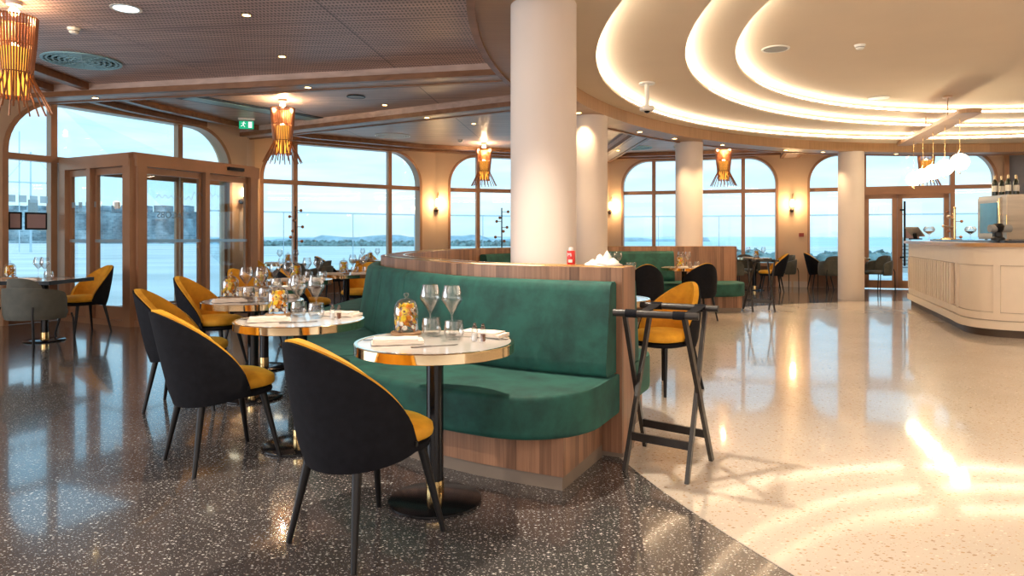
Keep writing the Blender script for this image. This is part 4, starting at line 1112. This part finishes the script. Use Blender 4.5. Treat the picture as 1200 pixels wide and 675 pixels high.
# small wall devices
def disc(name, label, cat, p, ang, r, mat, th=.02):
    mb = MB(); mb.cyl((0,0,0),(0,-th,0), r, seg=20); o = mb.build(name, mat); o.location = p; o.rotation_euler = (0,0,ang); return tag(o, label, cat)
u = cx(7,939); aD = math.atan2(OUT[8][1]-OUT[7][1], OUT[8][0]-OUT[7][0])
mb = MB(); mb.box((0,-.02,0), (.11,.04,.09)); o = mb.build('fire_alarm', 'redsmall', smooth=0); o.location = WD(u,-.001,1.27); o.rotation_euler = (0,0,aD); tag(o, 'small dark red fire alarm box on the pier by the right window', 'alarm')
disc('wall_socket', 'black round socket low on the pier by the right window', 'socket', WD(cx(7,928.5),-.001,.43), aD, .055, 'blackmetal')
# emergency signs
def exit_sign(loc, rz, lb, s=1):
    t = thing('exit_sign', lb, 'sign', loc, rz)
    mb = MB(); mb.box((0,0,-.02), (.34*s,.05,.035)); mb.build('housing', 'white', t, smooth=0)
    mb = MB(); mb.box((0,0,-.13*s-.02), (.30*s,.012,.17*s)); pn = mb.build('panel', 'signgreen', t, smooth=0)
    mb = MB(); y = -.010
    mb.box((.08*s,y,-.15*s), (.075*s,.006,.13*s)); mb.build('door_symbol', 'signwhite', pn, smooth=0)
    mb = MB(); mb.ball((-.05*s,y,-.085*s-.01), .014*s, 8, 6, 1); mb.bar((-.05*s,y,-.10*s),(-.065*s,y,-.16*s),.006,.02*s); mb.bar((-.065*s,y,-.155*s),(-.03*s,y,-.20*s),.006,.012*s); mb.bar((-.065*s,y,-.155*s),(-.11*s,y,-.185*s),.006,.012*s); mb.bar((-.05*s,y,-.11*s),(-.01*s,y,-.13*s),.006,.010*s); mb.bar((-.05*s,y,-.11*s),(-.10*s,y,-.12*s),.006,.010*s); mb.build('running_figure', 'signwhite', pn, smooth=0)
exit_sign((-4.63,11.9,CZ), R_(10), 'green emergency exit sign under the ceiling beside the second window beam', .8)
exit_sign((8.9,15.4,3.24), R_(-15), 'green emergency exit sign above the glazed double door', .8)

# ------------------------------------------------------------------ ceiling fittings
def fitting(name, lb, cat, x, y, z, parts):
    t = thing(name, lb, cat, (x,y,z))
    for nm, prof, mat in parts: mb = MB(); mb.lathe(prof, 32); mb.build(nm, mat, t)
    return t
def ring(r0, r1, z0, z1): return [(r0,z1),(r0,z0),(r1,z0),(r1,z1)]
def downlight(x, y, z, lb, r=.045, glow='spotglow', e=14, col=WARM, spot=True):
    fitting('downlight', lb, 'ceiling light', x, y, z, [('trim_ring', ring(r*.8, r, -.006, -.0005), 'brass' if glow == 'spotglow' else 'white'), ('lamp', [(0,-.003),(r*.8,-.003),(r*.8,-.0008),(0,-.0008)], glow)])
    if spot:
        o = light('downlight_beam', 'SPOT', (x,y,z-.02), e, col, spot_size=R_(100), spot_blend=.6, shadow_soft_size=.03)
zc = CZ-.021
DL = [((-3.46,6.12), zc, 'large cool white recessed light at the top left', .13, 'spotcool'),
      ((-2.45,6.30), zc, 'small warm spot near the top of the perforated ceiling', .045, 'spotglow'),
      ((-2.61,7.75), zc, 'small warm spot in the perforated ceiling near the first beam', .045, 'spotglow'),
      ((-2.0,10.72), CZ, 'small warm spot in the ceiling panel between the two left beams', .045, 'spotglow'),
      ((-.70,12.5), CZ, 'small warm spot beyond the second beam, left of the column', .045, 'spotglow')]
for (x, y), z, lb, r, g in DL: downlight(x, y, z, lb, r, g, 18)
for (x, y, lb) in ((-5.75,9.42,'warm spot in the first beam near the left window'), (-2.62,8.76,'warm spot in the middle of the first beam'), (-1.37,11.0,'warm spot in the second beam'), (2.36,15.2,'warm spot in the beam toward the third window pier'), (6.38,15.4,'warm spot in the beam toward the fourth window pier')):
    downlight(x, y, 3.149, lb, .045, 'spotglow', 12)
RA = [(165,''),(157,''),(149.5,''),(139,''),(132,''),(123,''),(112,''),(103,''),(95,''),(86,''),(78,'')]
names = ['first','second','third','fourth','fifth','sixth','seventh','eighth','ninth','tenth','eleventh']
for k, (a, _) in enumerate(RA):
    x = RC[0]+8.46*math.cos(R_(a)); y = RC[1]+8.46*math.sin(R_(a))
    if any(math.dist((x,y), c) < .3 for c in ((1.08,9.42),(3.12,12.03),(6.66,13.41),(.225,4.88))): a += 3; x = RC[0]+8.46*math.cos(R_(a)); y = RC[1]+8.46*math.sin(R_(a))
    downlight(x, y, 2.879, names[k]+' warm spot under the round timber ring, counted from the near column', .045, 'spotglow', 55)
def slot_vent(x, y, z, r, lb, mats):
    t = thing('ceiling_vent', lb, 'vent', (x,y,z))
    mb = MB(); mb.lathe([(0,-.004),(r*.96,-.004),(r*.96,-.001),(0,-.001)], 40); mb.build('backing', mats[1], t)
    mb = MB(); mb.lathe(ring(r*.93, r, -.014, -.001), 48); mb.lathe(ring(0.001, r*.12, -.012, -.004), 20)
    for k in range(1, 6): mb.lathe(ring(r*(.10+.145*k), r*(.10+.145*k)+r*.055, -.012, -.004), 40)
    for k in range(12):
        a = 2*PI*k/12; mb.bar((r*.12*math.cos(a), r*.12*math.sin(a), -.009), (r*.95*math.cos(a), r*.95*math.sin(a), -.009), .009, .005)
    mb.build('grille', mats[0], t, smooth=0)
slot_vent(-5.0,7.94,CZ-.0,.41,'large round blue grey ceiling vent at the upper left',('bluevent','darkvent')) if False else slot_vent(-5.0,7.94,zc,.41,'large round blue grey ceiling vent at the upper left',('bluevent','darkvent'))
slot_vent(-2.45,14.0,CZ,.36,'round white ceiling vent above the second window',('white','darkvent'))
slot_vent(2.9,15.9,CZ,.36,'round dark ceiling vent above the fourth window',('bluevent','darkvent'))
def detector(x, y, z, lb):
    fitting('smoke_detector', lb, 'detector', x, y, z, [('base', [(0,-.02),(.055,-.02),(.06,-.001),(0,-.001)], 'white'), ('sensor', [(0,-.055),(.03,-.055),(.045,-.04),(.045,-.02),(0,-.02)], 'white'), ('slots', ring(.0455,.047,-.036,-.026), 'grey')])
detector(-4.3,6.7,zc,'white smoke detector near the top left pendant')
detector(-1.1,14.6,CZ,'white smoke detector beside the third window pendant')
detector(3.95,7.75,3.41,'small white detector in the pale dome ceiling')
detector(3.75,15.6,CZ,'white smoke detector left of the fourth window pendant')
fitting('ceiling_speaker', 'round dark ceiling speaker between the two left beams', 'speaker', -2.3,10.07,CZ, [('grille', [(0,-.012),(.12,-.012),(.13,-.001),(0,-.001)], 'grey'), ('rim', ring(.12,.135,-.014,-.001), 'blackmetal')])
fitting('ceiling_speaker', 'round grey ceiling speaker in the pale dome ceiling', 'speaker', 3.05,7.9,3.41, [('grille', [(0,-.012),(.13,-.012),(.14,-.001),(0,-.001)], 'grey'), ('rim', ring(.135,.155,-.014,-.001), 'white')])
fitting('ceiling_speaker', 'pale round fitting in the dome near the glowing innermost step', 'speaker', 5.75,10.7,3.41, [('grille', [(0,-.012),(.13,-.012),(.14,-.001),(0,-.001)], 'white'), ('rim', ring(.135,.15,-.014,-.001), 'white')])
t = thing('air_unit', 'long slot air unit recessed in the ceiling by the lobby', 'air vent', (-4.05,11.15,CZ), math.atan2(2.2,1.55))
mb = MB(); mb.box((0,0,-.006), (2.7,.46,.010)); mb.build('frame', 'darkvent', t, smooth=0)
mb = MB(); mb.box((0,.04,-.013), (2.55,.28,.006)); mb.build('panel', 'bluevent', t, smooth=0)
# white camera on a pole below the dome
t = thing('dome_camera', 'white camera on a short pole hanging from the pale stepped ceiling', 'camera', (1.70,8.6,3.17))
mb = MB(); mb.lathe([(0,-.02),(.10,-.02),(.10,-.001),(0,-.001)], 24); mb.build('mount', 'white', t)
mb = MB(); mb.cyl((0,0,-.02),(0,0,-.30),.028,seg=16); mb.build('pole', 'white', t)
mb = MB(); mb.lathe([(0,-.30),(.085,-.30),(.09,-.31),(.09,-.345),(.08,-.355),(0,-.36)], 24); mb.build('housing', 'white', t)
mb = MB(); mb.lathe([(0,-.385),(.025,-.378),(.04,-.358),(0,-.357)], 18); mb.build('lens', 'blackgloss', t)

# ------------------------------------------------------------------ outside
mb = MB(); mb.prism([(-140,-30),(140,-30),(140,9),(90,60),(20,110),(-60,112),(-140,190)], -.30, -.14); tag(mb.build('promenade_ground', 'ground', smooth=0), 'pale paved promenade ground outside the windows', 'ground', kind='structure')
mb = MB(); mb.prism([(-2500,40),(2500,40),(2500,6000),(-2500,6000)], -4.2, -4.0); tag(mb.build('sea', 'sea', smooth=0), 'calm pale blue sea out to the horizon', 'sea', kind='structure')
def scrub(name, lb, p, q, h, w, n, seed, mat='hedge', size=.5):
    rnd = random.Random(seed); mb = MB()
    for k in range(n):
        f = rnd.random(); x = p[0]+(q[0]-p[0])*f; y = p[1]+(q[1]-p[1])*f+rnd.uniform(-w,w); s = size*rnd.uniform(.6,1.2)
        c = (x, y, -.14+rnd.uniform(0,h)); v0 = len(mb.v)
        mb.lathe([(0,-s),(s*.8,-s*.5),(s*1.1,0),(s*.7,s*.5),(0,s*.7)], 7, c)
        for i in range(v0, len(mb.v)):
            a = mb.v[i]; mb.v[i] = (a[0]+rnd.uniform(-.15,.15)*s, a[1]+rnd.uniform(-.15,.15)*s, a[2]+rnd.uniform(-.2,.2)*s)
    return tag(mb.build(name, mat, smooth=0), lb, 'hedge', kind='stuff')
scrub('scrub_hedge', 'low grey green hedge beyond the windows behind the bar side', (9,34), (30,34), .35, .6, 240, 1)
scrub('scrub_hedge', 'low grey green hedge beyond the second and third windows', (-36,98), (10,96), .25, 1.5, 260, 2, size=.75)
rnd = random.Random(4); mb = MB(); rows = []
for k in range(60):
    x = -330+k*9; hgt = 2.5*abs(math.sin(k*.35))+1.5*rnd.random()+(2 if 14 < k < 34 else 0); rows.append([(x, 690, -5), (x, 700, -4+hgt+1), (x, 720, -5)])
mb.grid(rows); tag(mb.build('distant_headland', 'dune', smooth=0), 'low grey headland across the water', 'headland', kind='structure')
# rampart
t = thing('stone_rampart', 'grey stone rampart with battlements seen through the lobby glass', 'rampart', (-100,150,-.2))
mb = MB(); mb.box((4,0,3.3), (56,4,6.9)); mb.box((-6,-1.5,3.4), (11,6,7.4)); mb.box((26,-3,2.6), (10,8,5.2)); mb.build('wall', 'stone', t, smooth=0)
for k in range(12): mb = MB(); mb.box((-22.5+k*4.6,-.0,7.4), (2.3,4,1.5)); mb.build('merlon', 'stone', t, smooth=0)
mb = MB(); mb.box((4,-14,.25), (90,5,.5)); mb.build('footing', 'stone', t, smooth=0)
# mast
t = thing('signal_mast', 'tall grey mast with crossbar and lamps outside the left window', 'mast', (-42.3,60,-.14))
mb = MB(); mb.cyl((0,0,0),(0,0,8.8),.10,.05); mb.cyl((-1.0,0,0),(-1.0,0,10.6),.05); mb.build('pole', 'frost', t)
mb = MB(); mb.tube([(-3.6,0,7.0),(-2.6,0,6.2),(2.6,0,6.0),(3.4,0,6.1)], .06); mb.tube([(-2.5,0,6.0),(0,0,8.8),(2.5,0,6.0)], .02); mb.tube([(-8,0,5),(-3,0,-.1)], .08); mb.tube([(-8.8,0,5),(-3.8,0,-.1)], .08); mb.build('crossbar', 'frost', t)
mb = MB(); mb.box((.2,0,4.0),(.6,.4,1.2)); mb.box((1.2,0,2.2),(.8,.5,.7)); mb.build('lamp_box', 'grey', t, smooth=0)
# terrace windbreak
def windbreak(lb, a, b, n):
    t = thing('glass_windbreak', lb, 'windbreak', (*a, 0)); d = Vector((b[0]-a[0], b[1]-a[1], 0))
    mb = MB(); mb.bar(Vector((0,0,1.85)), d+Vector((0,0,1.85)), .04, .04); mb.build('top_rail', 'frost', t, smooth=0)
    mb = MB(); bb = mb.add([(0,0,-.1), (d.x,d.y,-.1), (d.x,d.y,1.83), (0,0,1.83)]); mb.face([bb,bb+1,bb+2,bb+3]); mb.build('glass_panel', 'pane', t, smooth=0)
    for k in range(n+1): v = d*k/n; mb = MB(); mb.cyl((v.x,v.y,-.14),(v.x,v.y,1.85),.012,seg=8); mb.build('post', 'frost', t)
windbreak('glass terrace windbreak outside the second window', (-7.3,16.2), (-2.8,19.6), 3)
windbreak('glass terrace windbreak outside the third window', (-2.6,19.7), (2.6,21.6), 3)
windbreak('glass terrace windbreak outside the fourth window', (2.8,21.6), (8.0,20.2), 3)
windbreak('glass terrace windbreak outside the glazed doors', (8.2,20.1), (14,18.0), 3)
t = thing('notice_board', 'white notice board standing outside left of the glazed door handle', 'sign', (11.55,18.6-.6,-.14))
t.location = (11.0,19.2,-.14)
mb = MB(); mb.box((-.0,0,.85),(.45,.03,1.0)); mb.build('board', 'white', t, smooth=0)
mb = MB()
for k in range(7): mb.box((0,-.02,.5+.1*k),(.32,.01,.03))
mb.build('printed_lines', 'grey', t, smooth=0)
mb = MB(); mb.cyl((-.2,0,0),(-.2,0,.4),.015); mb.cyl((.2,0,0),(.2,0,.4),.015); mb.build('posts', 'grey', t)

# ------------------------------------------------------------------ lights
def aim(o, tgt): o.rotation_euler = (Vector(tgt)-o.location).to_track_quat('-Z','Y').to_euler()
o = light('key_spot', 'SPOT', (-.03,3.98,2.84), 250, (1,.86,.68), spot_size=R_(112), spot_blend=.5, shadow_soft_size=.045); aim(o, (.05,2.9,0))
o = light('key_spot', 'SPOT', (-3.3,1.2,3.2), 190, (1,.88,.72), spot_size=R_(75), spot_blend=.5, shadow_soft_size=.05); aim(o, (-.2,3.3,.5))
o = light('dome_fill', 'AREA', (9.5,4.0,3.35), 130, (1,.91,.80), shape='DISK', size=7.0)  # added out-of-view fill under the dome, on top of the coves
o = light('rear_ceiling_fill', 'AREA', (-2.5,-1.8,3.2), 110, (1,.90,.80), shape='RECTANGLE', size=6, size_y=3.0)  # added soft fill overhead behind the camera, not a fitted lamp
o = light('rear_ceiling_fill', 'AREA', (3.5,-1.0,2.75), 60, (1,.90,.78), shape='RECTANGLE', size=5, size_y=3.0)  # second added overhead fill, further right behind the camera
o = light('rear_fill', 'AREA', (0.0,-3.7,1.7), 170, (1,.93,.88), shape='RECTANGLE', size=14, size_y=2.6); o.rotation_euler = (R_(97),0,0)  # added flat fill from behind the camera, no window stands here
o = light('side_fill', 'AREA', (-8.1,2.0,1.7), 260, (.80,.90,1.0), shape='RECTANGLE', size=7, size_y=2.6); o.rotation_euler = (R_(97),0,R_(-90))  # added cool fill in front of the plain left wall, unseen
for (x, y) in ((-4.0,3.0),(-6.5,5.5),(3.2,2.2)):
    light('ceiling_spot', 'SPOT', (x,y,CZ-.06), 60, (1,.78,.52), spot_size=R_(120), spot_blend=.6, shadow_soft_size=.05)

for (x, y, tx, ty) in ((1.9,10.55,1.9,11.6), (3.6,11.6,3.6,11.7), (3.3,10.9,3.4,11.7)):
    o = light('wall_washer', 'SPOT', (x,y,2.84), 42, (1,.66,.36), spot_size=R_(95), spot_blend=.7, shadow_soft_size=.04); aim(o, (tx,ty,.8))
# ------------------------------------------------------------------ sky
w = bpy.data.worlds.new('World'); sc.world = w; w.use_nodes = True; nt = w.node_tree; nt.nodes.clear()
out = N(nt, 'ShaderNodeOutputWorld'); bg = N(nt, 'ShaderNodeBackground', i_Strength=1.0)
tc = N(nt, 'ShaderNodeTexCoord'); sp = N(nt, 'ShaderNodeSeparateXYZ'); nt.links.new(tc.outputs['Generated'], sp.inputs[0])
r = ramp(nt, [(0, (.42,.60,.68)), (.02, (.50,.75,.85)), (.08, (.48,.78,.94)), (.30, (.34,.68,.92)), (1, (.32,.62,.88))]); nt.links.new(sp.outputs[2], r.inputs[0])
mp = N(nt, 'ShaderNodeMapping'); mp.inputs['Scale'].default_value = (2.5,2.5,14); nt.links.new(tc.outputs['Generated'], mp.inputs[0])
no = N(nt, 'ShaderNodeTexNoise', i_Scale=1.6, i_Detail=6.0); nt.links.new(mp.outputs[0], no.inputs[0])
cr = ramp(nt, [(.45, (0,0,0)), (.72, (1,1,1))]); nt.links.new(no.outputs[0], cr.inputs[0])
col = mixc(nt, math_(nt, 'MULTIPLY', cr.outputs[0], .5), r.outputs[0], (.92,.93,.98))
nt.links.new(col, bg.inputs[0]); bg.inputs[1].default_value = 1.4; nt.links.new(bg.outputs[0], out.inputs[0])

# ------------------------------------------------------------------ camera
cam = bpy.data.cameras.new('Camera'); cam.sensor_width = 36; cam.lens = 24; cam.shift_y = (277-337.5)/1200; cam.clip_end = 8000; cam.clip_start = .05
co = bpy.data.objects.new('Camera', cam); co.location = (0,0,H); co.rotation_euler = (PI/2,0,0); COL.objects.link(co); sc.camera = co
sc.view_settings.view_transform = 'Standard'; sc.view_settings.look = 'None'; sc.view_settings.exposure = .3; sc.view_settings.gamma = 1
sc.cycles.max_bounces = 10; sc.cycles.diffuse_bounces = 4; sc.cycles.glossy_bounces = 4; sc.cycles.transparent_max_bounces = 24; sc.cycles.transmission_bounces = 4
sc.cycles.sample_clamp_indirect = 8; sc.cycles.caustics_reflective = False; sc.cycles.caustics_refractive = False
